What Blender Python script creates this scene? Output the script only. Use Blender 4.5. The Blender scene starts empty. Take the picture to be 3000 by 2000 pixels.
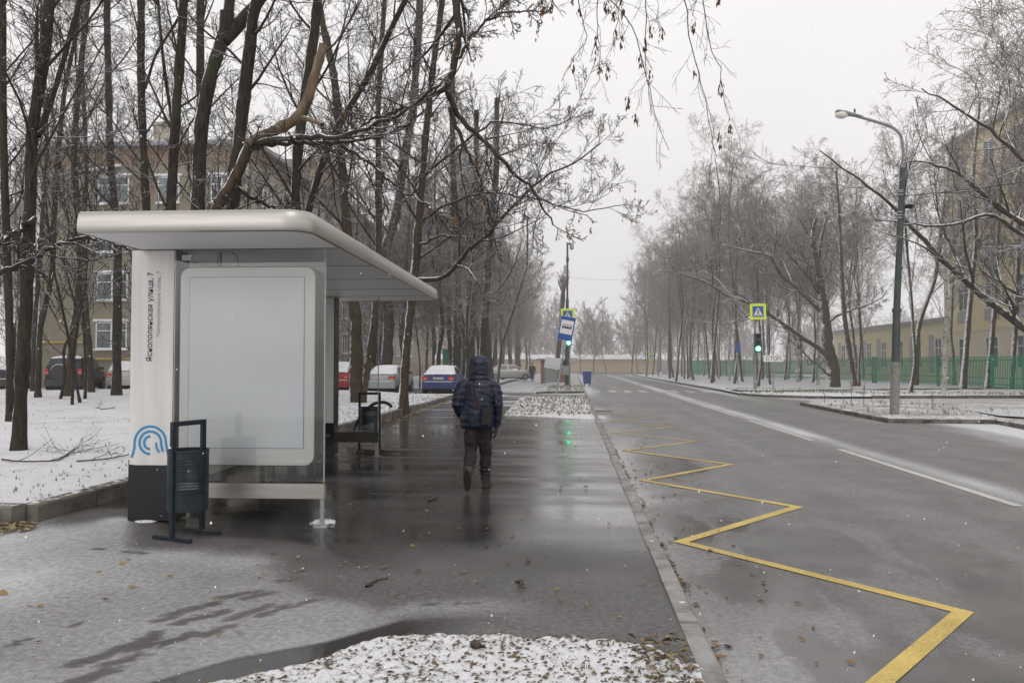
import bpy, bmesh, math, random
import numpy as np
from math import sin, cos, pi, radians, sqrt, atan2
from mathutils import Vector, Matrix
random.seed(7); RNG = np.random.default_rng(7)
sc = bpy.context.scene
COL = sc.collection

# ------------------------------------------------------------------ camera
CAM_H = 1.65; YAW = radians(4.5); PIT = radians(1.68); FPX = 2250.0
cd = bpy.data.cameras.new('camera'); cam = bpy.data.objects.new('camera', cd); COL.objects.link(cam)
cd.sensor_width = 36; cd.lens = 27; cd.clip_start = 0.05; cd.clip_end = 4000
cam.location = (0, 0, CAM_H); cam.rotation_euler = (pi/2 + PIT, 0, YAW)
sc.camera = cam

def ray(u, v):
    x = (u-1500)/FPX; y = 1.0; z = (1000-v)/FPX
    c, s = cos(PIT), sin(PIT); y, z = c*y-s*z, s*y+c*z
    c, s = cos(YAW), sin(YAW); x, y = c*x-s*y, s*x+c*y
    return x, y, z
def at(u, v, Y):
    x, y, z = ray(u, v); t = Y/y
    return (x*t, Y, CAM_H+z*t)
def gr(u, v, z0=0.0):
    x, y, z = ray(u, v); t = (z0-CAM_H)/z
    return (x*t, y*t, z0)

# ------------------------------------------------------------------ noise for masks
_L = {}
def vnoise(x, y, seed=0):
    if seed not in _L: _L[seed] = np.random.default_rng(1000+seed).random((256, 256))
    T = _L[seed]; xi = np.floor(x).astype(int); yi = np.floor(y).astype(int)
    fx = x-xi; fy = y-yi; fx = fx*fx*(3-2*fx); fy = fy*fy*(3-2*fy)
    a = T[xi % 256, yi % 256]; b = T[(xi+1) % 256, yi % 256]; c = T[xi % 256, (yi+1) % 256]; d = T[(xi+1) % 256, (yi+1) % 256]
    return (a*(1-fx)+b*fx)*(1-fy)+(c*(1-fx)+d*fx)*fy
def fbm(x, y, o=4, seed=0):
    s = 0; a = .5; t = 0
    for i in range(o):
        s = s+a*vnoise(x*2**i, y*2**i, seed+i); t += a; a *= .5
    return s/t
def sst(a, b, x):
    t = np.clip((x-a)/(b-a), 0, 1); return t*t*(3-2*t)

# ------------------------------------------------------------------ materials
def newmat(name):
    m = bpy.data.materials.new(name); m.use_nodes = True
    nt = m.node_tree; b = nt.nodes['Principled BSDF']
    return m, nt, b
def nd(nt, t, **kw):
    n = nt.nodes.new(t)
    for k, v in kw.items():
        if k in ('i',):
            for kk, vv in v.items(): n.inputs[kk].default_value = vv
        else: setattr(n, k, v)
    return n
def lk(nt, a, b): nt.links.new(a, b)
def c4(c): return (c[0], c[1], c[2], 1) if len(c) == 3 else c
def noise(nt, scale, detail=4, rough=.55, stretch=(1, 1, 1), coord='Object'):
    tc = nd(nt, 'ShaderNodeTexCoord'); mp = nd(nt, 'ShaderNodeMapping'); mp.inputs['Scale'].default_value = stretch
    n = nd(nt, 'ShaderNodeTexNoise'); n.inputs['Scale'].default_value = scale; n.inputs['Detail'].default_value = detail
    n.inputs['Roughness'].default_value = rough
    lk(nt, tc.outputs[coord], mp.inputs['Vector']); lk(nt, mp.outputs[0], n.inputs['Vector'])
    return n.outputs['Fac']
def mrange(nt, src, a, b, c=0., d=1.):
    n = nd(nt, 'ShaderNodeMapRange'); n.inputs[1].default_value = a; n.inputs[2].default_value = b
    n.inputs[3].default_value = c; n.inputs[4].default_value = d; lk(nt, src, n.inputs[0]); return n.outputs[0]
def math_(nt, op, a, b=None):
    n = nd(nt, 'ShaderNodeMath', operation=op)
    for i, x in enumerate((a, b)):
        if x is None: continue
        if isinstance(x, (int, float)): n.inputs[i].default_value = x
        else: lk(nt, x, n.inputs[i])
    return n.outputs[0]
def mixc(nt, f, a, b):
    n = nd(nt, 'ShaderNodeMix', data_type='RGBA')
    if isinstance(f, (int, float)): n.inputs[0].default_value = f
    else: lk(nt, f, n.inputs[0])
    for s, x in ((6, a), (7, b)):
        if isinstance(x, tuple): n.inputs[s].default_value = c4(x)
        else: lk(nt, x, n.inputs[s])
    return n.outputs[2]
def mixf(nt, f, a, b):
    n = nd(nt, 'ShaderNodeMix', data_type='FLOAT')
    lk(nt, f, n.inputs[0])
    for s, x in ((2, a), (3, b)):
        if isinstance(x, (int, float)): n.inputs[s].default_value = x
        else: lk(nt, x, n.inputs[s])
    return n.outputs[0]
def bump(nt, b, h, strength=.3, dist=.02):
    n = nd(nt, 'ShaderNodeBump'); n.inputs['Strength'].default_value = strength; n.inputs['Distance'].default_value = dist
    lk(nt, h, n.inputs['Height']); lk(nt, n.outputs[0], b.inputs['Normal'])
SNOWC = (.80, .80, .82)
def normal_dot(nt, d):
    g = nd(nt, 'ShaderNodeNewGeometry'); v = nd(nt, 'ShaderNodeVectorMath', operation='DOT_PRODUCT')
    lk(nt, g.outputs['Normal'], v.inputs[0]); l = sqrt(sum(a*a for a in d)); v.inputs[1].default_value = [a/l for a in d]
    return v.outputs['Value']
def pm(name, c1, c2=None, scale=6, rough=.6, metal=0, bmp=0, bscale=40, stretch=(1, 1, 1), snow=None, snowdir=(0, 0, 1),
       emit=None, estr=0, spec=None, coord='Object', bdist=.01):
    m, nt, b = newmat(name)
    base = c1
    if c2 is not None:
        f = noise(nt, scale, 5, .6, stretch, coord); base = mixc(nt, mrange(nt, f, .35, .65), c1, c2)
    r = rough
    if snow is not None:
        nz = noise(nt, 9, 4, .6, coord=coord)
        s = math_(nt, 'ADD', normal_dot(nt, snowdir), math_(nt, 'MULTIPLY', math_(nt, 'SUBTRACT', nz, .5), .9))
        f = mrange(nt, s, snow, snow+.12)
        base = mixc(nt, f, base, SNOWC); r = mixf(nt, f, rough, .85)
        lk(nt, math_(nt, 'MULTIPLY', math_(nt, 'SUBTRACT', 1, f), metal) if metal else f, b.inputs['Metallic']) if metal else None
    elif metal: b.inputs['Metallic'].default_value = metal
    if isinstance(base, tuple): b.inputs['Base Color'].default_value = c4(base)
    else: lk(nt, base, b.inputs['Base Color'])
    if isinstance(r, (int, float)): b.inputs['Roughness'].default_value = r
    else: lk(nt, r, b.inputs['Roughness'])
    if bmp: bump(nt, b, noise(nt, bscale, 4, .6, stretch, coord), bmp, bdist)
    if emit: b.inputs['Emission Color'].default_value = c4(emit); b.inputs['Emission Strength'].default_value = estr
    if spec is not None: b.inputs['Specular IOR Level'].default_value = spec
    return m

def ground_mat(name, base1, base2, wet_rough=.1, dry_rough=.75, grain=140, dk=.75, snowc=(.36, .355, .355)):
    """asphalt whose snow cover and wetness come from mesh attributes 'snow' and 'wet'"""
    m, nt, b = newmat(name)
    sn = nd(nt, 'ShaderNodeAttribute', attribute_name='snow').outputs['Fac']
    wt = nd(nt, 'ShaderNodeAttribute', attribute_name='wet').outputs['Fac']
    g = noise(nt, grain, 3, .7); g2 = noise(nt, 22, 5, .65); g3 = noise(nt, 1.3, 4, .6)
    col = mixc(nt, mrange(nt, g, .38, .62), tuple(x*.8 for x in base1), tuple(x*1.12 for x in base2))
    col = mixc(nt, math_(nt, 'MULTIPLY', mrange(nt, g3, .4, .65), .45), col, tuple(x*1.6 for x in base2))
    dark = mixc(nt, .0, tuple(x*.5 for x in base1), tuple(x*.5 for x in base1))
    col = mixc(nt, math_(nt, 'MULTIPLY', wt, dk), col, dark)
    th = math_(nt, 'ADD', math_(nt, 'MULTIPLY', math_(nt, 'SUBTRACT', g, .5), 1.1), math_(nt, 'MULTIPLY', math_(nt, 'SUBTRACT', g2, .5), .9))
    f = mrange(nt, math_(nt, 'ADD', sn, th), .30, .95)
    f = math_(nt, 'MULTIPLY', f, mrange(nt, sn, .01, .12))
    col = mixc(nt, f, col, mixc(nt, mrange(nt, sn, .55, .95), snowc, (.66, .66, .68)))
    lk(nt, col, b.inputs['Base Color'])
    r = mixf(nt, wt, dry_rough, math_(nt, 'ADD', wet_rough, math_(nt, 'MULTIPLY', mrange(nt, g2, .35, .75), .09)))
    lk(nt, mixf(nt, f, r, mixf(nt, wt, .8, .10)), b.inputs['Roughness'])
    b.inputs['IOR'].default_value = 1.58
    dry = math_(nt, 'SUBTRACT', 1.02, wt)
    h = math_(nt, 'MULTIPLY', g, dry); h = math_(nt, 'ADD', h, math_(nt, 'MULTIPLY', math_(nt, 'MULTIPLY', f, dry), .8))
    h = math_(nt, 'ADD', h, math_(nt, 'MULTIPLY', g2, .04))
    bump(nt, b, h, .6, .007)
    return m

def brick_mat(name, c1, c2, mortar, scale=1.0, rowh=.075, w=.25, coord='Object'):
    m, nt, b = newmat(name)
    tc = nd(nt, 'ShaderNodeTexCoord'); g = nd(nt, 'ShaderNodeNewGeometry')
    sp = nd(nt, 'ShaderNodeSeparateXYZ'); lk(nt, tc.outputs[coord], sp.inputs[0])
    cmb = nd(nt, 'ShaderNodeCombineXYZ'); lk(nt, math_(nt, 'ADD', sp.outputs[0], sp.outputs[1]), cmb.inputs[0]); lk(nt, sp.outputs[2], cmb.inputs[1])
    br = nd(nt, 'ShaderNodeTexBrick'); lk(nt, cmb.outputs[0], br.inputs['Vector'])
    br.inputs['Color1'].default_value = c4(c1); br.inputs['Color2'].default_value = c4(c2); br.inputs['Mortar'].default_value = c4(mortar)
    br.inputs['Scale'].default_value = scale; br.inputs['Row Height'].default_value = rowh; br.inputs['Brick Width'].default_value = w
    br.inputs['Mortar Size'].default_value = .012
    nz = noise(nt, .5, 5, .6); col = mixc(nt, math_(nt, 'MULTIPLY', mrange(nt, nz, .3, .7), .5), br.outputs['Color'], tuple(x*.55 for x in c1))
    lk(nt, col, b.inputs['Base Color']); b.inputs['Roughness'].default_value = .85
    return m
def bark_mat(name, c1, c2, snow=.62, sdir=(-.75, -.15, .65), sc_=18, birch=False, paint=False, dark=.25):
    m, nt, b = newmat(name)
    f = noise(nt, sc_, 5, .65, (1, 1, .22)); col = mixc(nt, mrange(nt, f, .35, .65), c1, c2)
    if birch:
        f2 = noise(nt, 3.2, 4, .7, (1, 1, 2.6)); col = mixc(nt, mrange(nt, f2, .56, .62), col, (.03, .028, .026))
    g = noise(nt, 1.1, 3, .5); col = mixc(nt, math_(nt, 'MULTIPLY', mrange(nt, g, .45, .7), .6), col, (.055, .062, .035))
    nz = noise(nt, 7, 5, .7)
    s = math_(nt, 'ADD', normal_dot(nt, sdir), math_(nt, 'MULTIPLY', math_(nt, 'SUBTRACT', nz, .5), 1.0))
    fs = mrange(nt, s, snow, snow+.14); col = mixc(nt, fs, col, SNOWC)
    lk(nt, col, b.inputs['Base Color']); b.inputs['Roughness'].default_value = .85; b.inputs['Specular IOR Level'].default_value = .25
    bump(nt, b, noise(nt, sc_*1.6, 5, .7, (1, 1, .2)), .8, .03)
    return m
def glass_mat(name, tint=(.9, .95, .95), rough=.0):
    m, nt, b = newmat(name)
    nt.nodes.remove(b); out = nt.nodes['Material Output']
    t = nd(nt, 'ShaderNodeBsdfTransparent'); t.inputs[0].default_value = c4(tint)
    g = nd(nt, 'ShaderNodeBsdfGlossy'); g.inputs['Roughness'].default_value = rough; g.inputs[0].default_value = (1, 1, 1, 1)
    fr = nd(nt, 'ShaderNodeFresnel'); fr.inputs[0].default_value = 1.5
    mx = nd(nt, 'ShaderNodeMixShader')
    nz = noise(nt, 60, 3, .6); dirt = nd(nt, 'ShaderNodeBsdfDiffuse'); dirt.inputs[0].default_value = (.6, .6, .6, 1)
    mx2 = nd(nt, 'ShaderNodeMixShader'); lk(nt, mrange(nt, nz, .62, .85, .0, .22), mx2.inputs[0])
    lk(nt, fr.outputs[0], mx.inputs[0]); lk(nt, t.outputs[0], mx.inputs[1]); lk(nt, g.outputs[0], mx.inputs[2])
    lk(nt, mx.outputs[0], mx2.inputs[1]); lk(nt, dirt.outputs[0], mx2.inputs[2]); lk(nt, mx2.outputs[0], out.inputs[0])
    return m

M = {}
M['pave'] = ground_mat('wet_asphalt', (.050, .047, .046), (.10, .095, .092), .045, .7)
M['road'] = ground_mat('road_asphalt', (.07, .067, .065), (.14, .134, .13), .06, .62, 120, .30)
M['kerb'] = pm('kerb_concrete', (.15, .14, .13), (.34, .33, .32), 3.2, .7, bmp=.5, bscale=60, snow=1.12)
M['kerbold'] = pm('old_kerb_concrete', (.055, .05, .045), (.19, .175, .15), 3, .85, bmp=.7, bscale=30, snow=1.0)
M['metal'] = pm('champagne_metal', (.41, .39, .36), (.50, .48, .445), 2, .36, .85, .05, 250, (.5, .5, 9))
M['bronze'] = pm('bronze_metal', (.055, .05, .042), (.085, .077, .064), 3, .5, .35)
M['steel'] = pm('galvanised_steel', (.32, .33, .34), (.45, .46, .46), 8, .45, .6)
M['soffit'] = pm('white_panel', (.80, .80, .79), (.83, .83, .82), 2, .45)
M['white'] = pm('white_enamel', (.66, .65, .63), (.755, .75, .735), 2.2, .35, stretch=(5, 5, .35))
M['whitesn'] = pm('white_paint', (.7, .7, .7), (.8, .8, .8), 4, .5)
M['screen'] = pm('poster_screen', (.76, .77, .80), (.80, .81, .84), .8, .5)
M['black'] = pm('black_plinth', (.006, .007, .010), (.012, .013, .017), 6, .4, bmp=.1)
M['bin'] = pm('dark_blue_steel', (.012, .020, .028), (.020, .030, .040), 12, .42, .2, .15, 80, snow=1.12)
M['hole'] = pm('dark_hole', (.005, .005, .006), None, rough=.9)
M['logo'] = pm('logo_blue', (.03, .25, .52), None, rough=.4)
M['text'] = pm('text_black', (.02, .02, .025), None, rough=.5)
M['textg'] = pm('text_grey', (.36, .36, .38), None, rough=.5)
M['glass'] = glass_mat('clear_glass', (.965, .975, .97))
M['wglass'] = pm('window_glass', (.06, .08, .085), (.16, .19, .19), 1.3, .06)
M['cglass'] = pm('car_glass', (.02, .025, .028), (.05, .06, .06), 3, .05)
M['brick'] = brick_mat('grey_brick', (.30, .262, .185), (.235, .205, .14), (.24, .225, .185))
M['brickr'] = brick_mat('red_brown_brick', (.22, .145, .09), (.27, .18, .115), (.25, .2, .16))
M['brickred'] = brick_mat('red_brick', (.24, .07, .05), (.30, .10, .07), (.3, .27, .25))
M['plaster'] = pm('beige_plaster', (.42, .37, .29), (.36, .32, .25), 1.2, .9)
M['yellow'] = pm('yellow_plaster', (.76, .66, .42), (.70, .60, .38), .7, .9)
M['cream'] = pm('cream_plaster', (.72, .66, .50), (.66, .60, .46), .7, .9)
M['greyp'] = pm('grey_plaster', (.42, .41, .40), (.36, .35, .34), .9, .9)
M['wallo'] = pm('ochre_wall_plaster', (.56, .43, .22), (.50, .38, .20), .25, .9)
M['snow'] = pm('snow_crust', (.78, .78, .80), (.70, .70, .72), 2.5, .85, bmp=.5, bscale=30)
M['roof'] = pm('grey_roof_sheet', (.25, .25, .26), (.33, .33, .34), 2, .6, snow=.8)
M['fence'] = pm('green_fence_paint', (.015, .24, .13), (.025, .30, .17), 2, .5)
M['pole'] = pm('dark_green_pole', (.045, .055, .052), (.065, .075, .07), 3, .6, snow=1.3)
M['poleg'] = pm('grey_pole', (.20, .20, .20), (.30, .30, .30), 6, .7)
M['bark'] = bark_mat('dark_bark', (.022, .018, .016), (.062, .050, .042), .66)
M['bark2'] = bark_mat('brown_bark', (.040, .029, .022), (.10, .072, .052), .64)
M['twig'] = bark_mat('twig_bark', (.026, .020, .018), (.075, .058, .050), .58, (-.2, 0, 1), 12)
M['twigf'] = bark_mat('hazed_twig_bark', (.165, .135, .122), (.28, .235, .215), .62, (-.2, 0, 1), 5)  # paler than the near twigs: distance haze put into the colour
M['snowtwig'] = bark_mat('snowy_limb_bark', (.05, .04, .035), (.11, .09, .078), .40, (-.25, -.1, 1), 8)
M['birch'] = bark_mat('birch_bark', (.40, .39, .37), (.52, .50, .47), .85, birch=True)
M['bare'] = pm('bare_wood', (.22, .16, .10), (.045, .032, .022), 5, .8, bmp=.6, bscale=30, stretch=(1, 1, .3), snow=.75, snowdir=(-.3, 0, 1))
M['seed'] = pm('dry_seeds', (.14, .075, .04), (.26, .16, .08), 30, .8)
M['leaf'] = pm('dead_leaf', (.16, .095, .04), (.34, .24, .09), 9, .7)
M['stick'] = pm('wet_stick', (.03, .022, .018), (.07, .05, .04), 20, .6)
M['grass'] = pm('winter_grass', (.10, .12, .055), (.22, .21, .12), 12, .8)
M['yline'] = pm('yellow_road_paint', (.62, .42, .07), (.50, .35, .08), 14, .45, bmp=.3, bscale=120)
M['wline'] = pm('white_road_paint', (.60, .60, .56), (.50, .50, .47), 10, .5, bmp=.3, bscale=120)
M['syel'] = pm('sign_yellow_glow', (.62, .78, .02), None, rough=.4, emit=(.5, .7, .02), estr=.10)  # unlit sign; a faint glow is added to its yellow
M['sblue'] = pm('sign_blue', (.015, .07, .30), (.03, .12, .38), 40, .35)
M['swhite'] = pm('sign_white', (.75, .75, .74), None, rough=.4)
M['sgrey'] = pm('timetable_grey', (.50, .50, .53), (.58, .58, .6), 30, .5)
M['green'] = pm('lit_green_lens', (.1, .9, .6), None, rough=.3, emit=(.05, 1.0, .42), estr=24)
M['house'] = pm('signal_housing', (.05, .055, .055), None, rough=.5)
M['navy'] = pm('navy_quilted_nylon', (.006, .008, .026), (.011, .015, .042), 9, .42, bmp=.5, bscale=28, spec=.5)
M['trous'] = pm('dark_purple_trousers', (.020, .013, .018), (.033, .022, .028), 14, .85, bmp=.8, bscale=16, bdist=.03)
M['bag'] = pm('black_bag', (.012, .012, .012), (.02, .02, .02), 30, .6, bmp=.3)
M['strap'] = pm('dark_red_strap', (.03, .014, .014), None, rough=.7)
M['boot'] = pm('brown_boot', (.035, .026, .02), (.055, .04, .03), 20, .55, bmp=.4)
M['sole'] = pm('boot_sole', (.02, .018, .016), (.035, .03, .027), 40, .8, bmp=1, bscale=60)
M['skin'] = pm('skin', (.45, .28, .2), None, rough=.5)
M['dark'] = pm('dark_cloth', (.02, .02, .024), (.03, .03, .035), 12, .8)
M['tyre'] = pm('tyre', (.015, .015, .015), None, rough=.9)
M['rim'] = pm('wheel_rim', (.25, .25, .26), None, rough=.4, metal=.6)
M['tail'] = pm('tail_lamp', (.45, .03, .02), None, rough=.15)
M['amber'] = pm('clear_lamp', (.6, .42, .36), None, rough=.15)
M['plastic'] = pm('dark_plastic', (.03, .03, .032), (.05, .05, .052), 20, .6)
M['plate'] = pm('number_plate', (.6, .6, .55), None, rough=.5)
M['bluebin'] = pm('blue_bin_plastic', (.015, .05, .20), (.03, .08, .28), 25, .5, snow=.95)
M['kdoor'] = pm('grey_metal_door', (.24, .26, .25), (.3, .32, .31), 4, .6)
M['gas'] = pm('yellow_gas_pipe', (.55, .36, .05), None, rough=.6)
M['graf'] = pm('red_graffiti', (.35, .06, .04), (.42, .36, .28), 2.2, .8)
M['teal'] = pm('teal_metal', (.06, .25, .20), (.08, .29, .23), 3, .6)
def paint(c): return pm('car_paint', c, tuple(min(1, x*1.15+.01) for x in c), 60, .28, .3, snow=1.02, snowdir=(-.1, -.25, 1))

# ------------------------------------------------------------------ object helpers
def mesh_from(name, V, F, mats, smooth=False, mi=None):
    me = bpy.data.meshes.new(name)
    me.from_pydata([tuple(v) for v in V], [], [tuple(f) for f in F])
    for m in (mats if isinstance(mats, (list, tuple)) else [mats]): me.materials.append(m)
    if mi is not None: me.polygons.foreach_set('material_index', mi)
    if smooth: me.polygons.foreach_set('use_smooth', [True]*len(me.polygons))
    me.update(); return me
def link(name, me, parent=None, loc=None):
    o = bpy.data.objects.new(name, me); COL.objects.link(o)
    if parent: o.parent = parent
    if loc: o.location = loc
    return o
def tag(o, label=None, cat=None, group=None, kind=None):
    if label: o['label'] = label
    if cat: o['category'] = cat
    if group: o['group'] = group
    if kind: o['kind'] = kind
    return o
def thing(name, label, cat, loc=(0, 0, 0), rz=0, group=None):
    o = bpy.data.objects.new(name, None); COL.objects.link(o); o.location = loc; o.rotation_euler = (0, 0, rz)
    o.empty_display_size = .2
    return tag(o, label, cat, group)
def kids(o): return [c for c in COL.objects if c.parent == o]
def copy_tree(o, label=None, parent=None):
    ks = kids(o)
    c = o.copy(); COL.objects.link(c)
    if parent: c.parent = parent
    if label: c['label'] = label
    for k in ks: copy_tree(k, None, c)
    return c

class MB:
    def __init__(s): s.V = []; s.F = []; s.I = []; s.m = 0
    def add(s, V, F):
        n = len(s.V); s.V += [tuple(v) for v in V]; s.F += [tuple(i+n for i in f) for f in F]; s.I += [s.m]*len(F); return s
    def box(s, x0, x1, y0, y1, z0, z1, M_=None):
        V = [(x, y, z) for x in (x0, x1) for y in (y0, y1) for z in (z0, z1)]
        if M_ is not None: V = [tuple(M_ @ Vector(v)) for v in V]
        return s.add(V, [(0, 1, 3, 2), (4, 6, 7, 5), (0, 4, 5, 1), (2, 3, 7, 6), (0, 2, 6, 4), (1, 5, 7, 3)])
    def tube(s, pts, r, n=10, caps=True, squash=1.0):
        pts = [Vector(p) for p in pts]; R = r if isinstance(r, (list, tuple)) else [r]*len(pts)
        V = []; F = []; ref = None
        for i, p in enumerate(pts):
            t = (pts[min(i+1, len(pts)-1)]-pts[max(i-1, 0)]).normalized()
            if ref is None: ref = Vector((0, 0, 1)) if abs(t.z) < .9 else Vector((1, 0, 0))
            a = t.cross(ref).normalized(); b = a.cross(t).normalized(); ref = b if abs(t.dot(b)) < .9 else ref
            for k in range(n):
                th = 2*pi*k/n; V.append(p+a*(R[i]*cos(th))+b*(R[i]*squash*sin(th)))
        for i in range(len(pts)-1):
            for k in range(n): F.append((i*n+k, i*n+(k+1) % n, (i+1)*n+(k+1) % n, (i+1)*n+k))
        if caps: F.append(tuple(range(n-1, -1, -1))); F.append(tuple((len(pts)-1)*n+k for k in range(n)))
        return s.add(V, F)
    def rings(s, rs, closed=True, caps=True):
        """rs: list of rings (equal length) of points"""
        n = len(rs[0]); V = [p for r in rs for p in r]; F = []
        for i in range(len(rs)-1):
            for k in range(n if closed else n-1): F.append((i*n+k, i*n+(k+1) % n, (i+1)*n+(k+1) % n, (i+1)*n+k))
        if caps and closed: F.append(tuple(range(n-1, -1, -1))); F.append(tuple((len(rs)-1)*n+k for k in range(n)))
        return s.add(V, F)
    def ell(s, c, r, nu=12, nv=8):
        rs = []
        for j in range(1, nv):
            ph = pi*j/nv-pi/2
            rs.append([(c[0]+r[0]*cos(ph)*cos(2*pi*k/nu), c[1]+r[1]*cos(ph)*sin(2*pi*k/nu), c[2]+r[2]*sin(ph)) for k in range(nu)])
        return s.rings(rs)
    def prism(s, poly, y0, y1, plane='xz'):
        """polygon in plane extruded along the third axis"""
        def P(a, b, c):
            return {'xz': (a, c, b), 'xy': (a, b, c), 'yz': (c, a, b)}[plane]
        n = len(poly); V = [P(a, b, y0) for a, b in poly]+[P(a, b, y1) for a, b in poly]
        F = [tuple(range(n)), tuple(range(2*n-1, n-1, -1))]+[(i, i+n, (i+1) % n+n, (i+1) % n) for i in range(n)]
        return s.add(V, F)
    def build(s, name, mat, parent=None, smooth=False, bevel=0, fix=True, loc=None):
        me = mesh_from(name, s.V, s.F, mat, False, s.I)
        if fix or bevel:
            bm = bmesh.new(); bm.from_mesh(me)
            if bevel:
                bmesh.ops.bevel(bm, geom=[e for e in bm.edges if e.calc_face_angle(0) > .5], offset=bevel, segments=2, affect='EDGES')
            bmesh.ops.recalc_face_normals(bm, faces=bm.faces); bm.to_mesh(me); bm.free()
        if smooth:
            me.polygons.foreach_set('use_smooth', [True]*len(me.polygons))
            try: me.set_sharp_from_angle(angle=radians(40))
            except Exception: pass
        return link(name, me, parent, loc)
def bx(name, m, p, *a, bevel=0):
    return MB().box(*a).build(name, m, p, bevel=bevel)

def evalmesh(o):
    dg = bpy.context.evaluated_depsgraph_get(); dg.update()
    me = bpy.data.meshes.new_from_object(o.evaluated_get(dg)); return me
def remeshed(mb, name, mat, parent, voxel=.012, smooth_it=4, disp=None):
    o = mb.build('tmp', mat, fix=True)
    r = o.modifiers.new('r', 'REMESH'); r.mode = 'VOXEL'; r.voxel_size = voxel
    s = o.modifiers.new('s', 'SMOOTH'); s.iterations = smooth_it; s.factor = .6
    me = evalmesh(o); bpy.data.objects.remove(o)
    if disp:
        n = len(me.vertices); co = np.empty(n*3, 'f'); me.vertices.foreach_get('co', co); co = co.reshape(-1, 3)
        nr = np.array([v.normal[:] for v in me.vertices]); co = co+nr*disp(co)[:, None]
        me.vertices.foreach_set('co', co.ravel().astype('f')); me.update()
    me.polygons.foreach_set('use_smooth', [True]*len(me.polygons))
    me.materials.clear(); me.materials.append(mat); me.name = name
    return link(name, me, parent)
def text_mesh(name, txt, size, mat, parent, loc, rot, bold=False, align='LEFT', stretch=1.0, extr=.001):
    cu = bpy.data.curves.new('t', 'FONT'); cu.body = txt; cu.size = size; cu.align_x = align; cu.extrude = extr
    if bold: cu.offset = size*.004
    o = bpy.data.objects.new('t', cu); COL.objects.link(o); me = evalmesh(o); bpy.data.objects.remove(o)
    me.materials.clear(); me.materials.append(mat); o = link(name, me, parent, loc); o.rotation_euler = rot; o.scale = (stretch, 1, 1)
    return o

# ------------------------------------------------------------------ ground sheets with masks
def grid_sheet(name, xs, ys, zf, mat, maskf, label=None, kind='structure', keep=None):
    X, Y = np.meshgrid(xs, ys); nx, ny = len(xs), len(ys)
    Z = zf(X, Y) if callable(zf) else np.full_like(X, zf)
    V = np.stack([X.ravel(), Y.ravel(), Z.ravel()], 1)
    i = np.arange(nx*ny).reshape(ny, nx)
    F = np.stack([i[:-1, :-1].ravel(), i[:-1, 1:].ravel(), i[1:, 1:].ravel(), i[1:, :-1].ravel()], 1)
    if keep is not None:
        cx = V[F].mean(1); F = F[keep(cx[:, 0], cx[:, 1])]
    me = bpy.data.meshes.new(name); me.vertices.add(len(V)); me.vertices.foreach_set('co', V.ravel())
    me.loops.add(F.size); me.loops.foreach_set('vertex_index', F.ravel().astype('i'))
    me.polygons.add(len(F)); me.polygons.foreach_set('loop_start', np.arange(0, F.size, 4, dtype='i'))
    me.polygons.foreach_set('use_smooth', np.ones(len(F), bool))
    me.update(); me.validate(); me.materials.append(mat)
    if maskf:
        for k, arr in maskf(X.ravel(), Y.ravel()).items():
            a = me.attributes.new(k, 'FLOAT', 'POINT'); a.data.foreach_set('value', np.clip(arr, 0, 1).astype('f'))
    o = link(name, me); tag(o, kind=kind)
    if label: o['label'] = label
    return o
def steps(a, b, s0, g, m=3):
    r = [a]; s = s0
    while r[-1] < b: r.append(r[-1]+s); s = min(s*g, m)
    r[-1] = b; return np.array(r)

# footprints: (u, v) in the photo, on the pavement
prints = []
for (u0, v0, u1, v1, w) in [(500, 1800, 640, 1760, .055), (640, 1750, 760, 1730, .05), (470, 1815, 520, 1800, .05), (590, 1810, 660, 1790, .05),
        (670, 1815, 780, 1775, .06), (220, 1945, 450, 1870, .075), (380, 1900, 480, 1880, .06), (310, 1950, 400, 1920, .06),
        (480, 1885, 560, 1855, .055), (600, 1860, 670, 1830, .045), (760, 1805, 840, 1775, .045), (860, 1775, 920, 1755, .04), (820, 1700, 880, 1690, .04),
        (180, 2010, 330, 1960, .07), (30, 1890, 80, 1870, .035), (370, 1618, 420, 1622, .03), (280, 1612, 300, 1612, .025), (210, 1835, 240, 1820, .02),
        (520, 1825, 580, 1805, .05), (420, 1870, 470, 1848, .04), (1240, 1770, 1400, 1765, .02), (720, 1750, 800, 1735, .05)]:
    for a_, b_ in (((0, .40), (.60, 1)) if abs(u1-u0) > 70 else ((0, 1),)):
        prints.append((gr(u0+(u1-u0)*a_, v0+(v1-v0)*a_), gr(u0+(u1-u0)*b_, v0+(v1-v0)*b_), w*.85))
BEDC = [(-2.2, 3.2), (-1.9, 3.89), (-1.46, 4.2), (-1.1, 4.62), (-.6, 4.72), (-.23, 4.71), (.23, 4.67), (.44, 4.58), (.62, 4.2), (.64, 3.0), (.64, 1.0), (-2.2, 1.0)]
def bed_front(x): return np.interp(x, [-3.2, -2.4, -1.9, -1.46, -1.1, -.6, -.2, .23, .44, .7], [2.4, 3.3, 3.89, 4.2, 4.62, 4.72, 4.71, 4.67, 4.55, 4.3])
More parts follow.
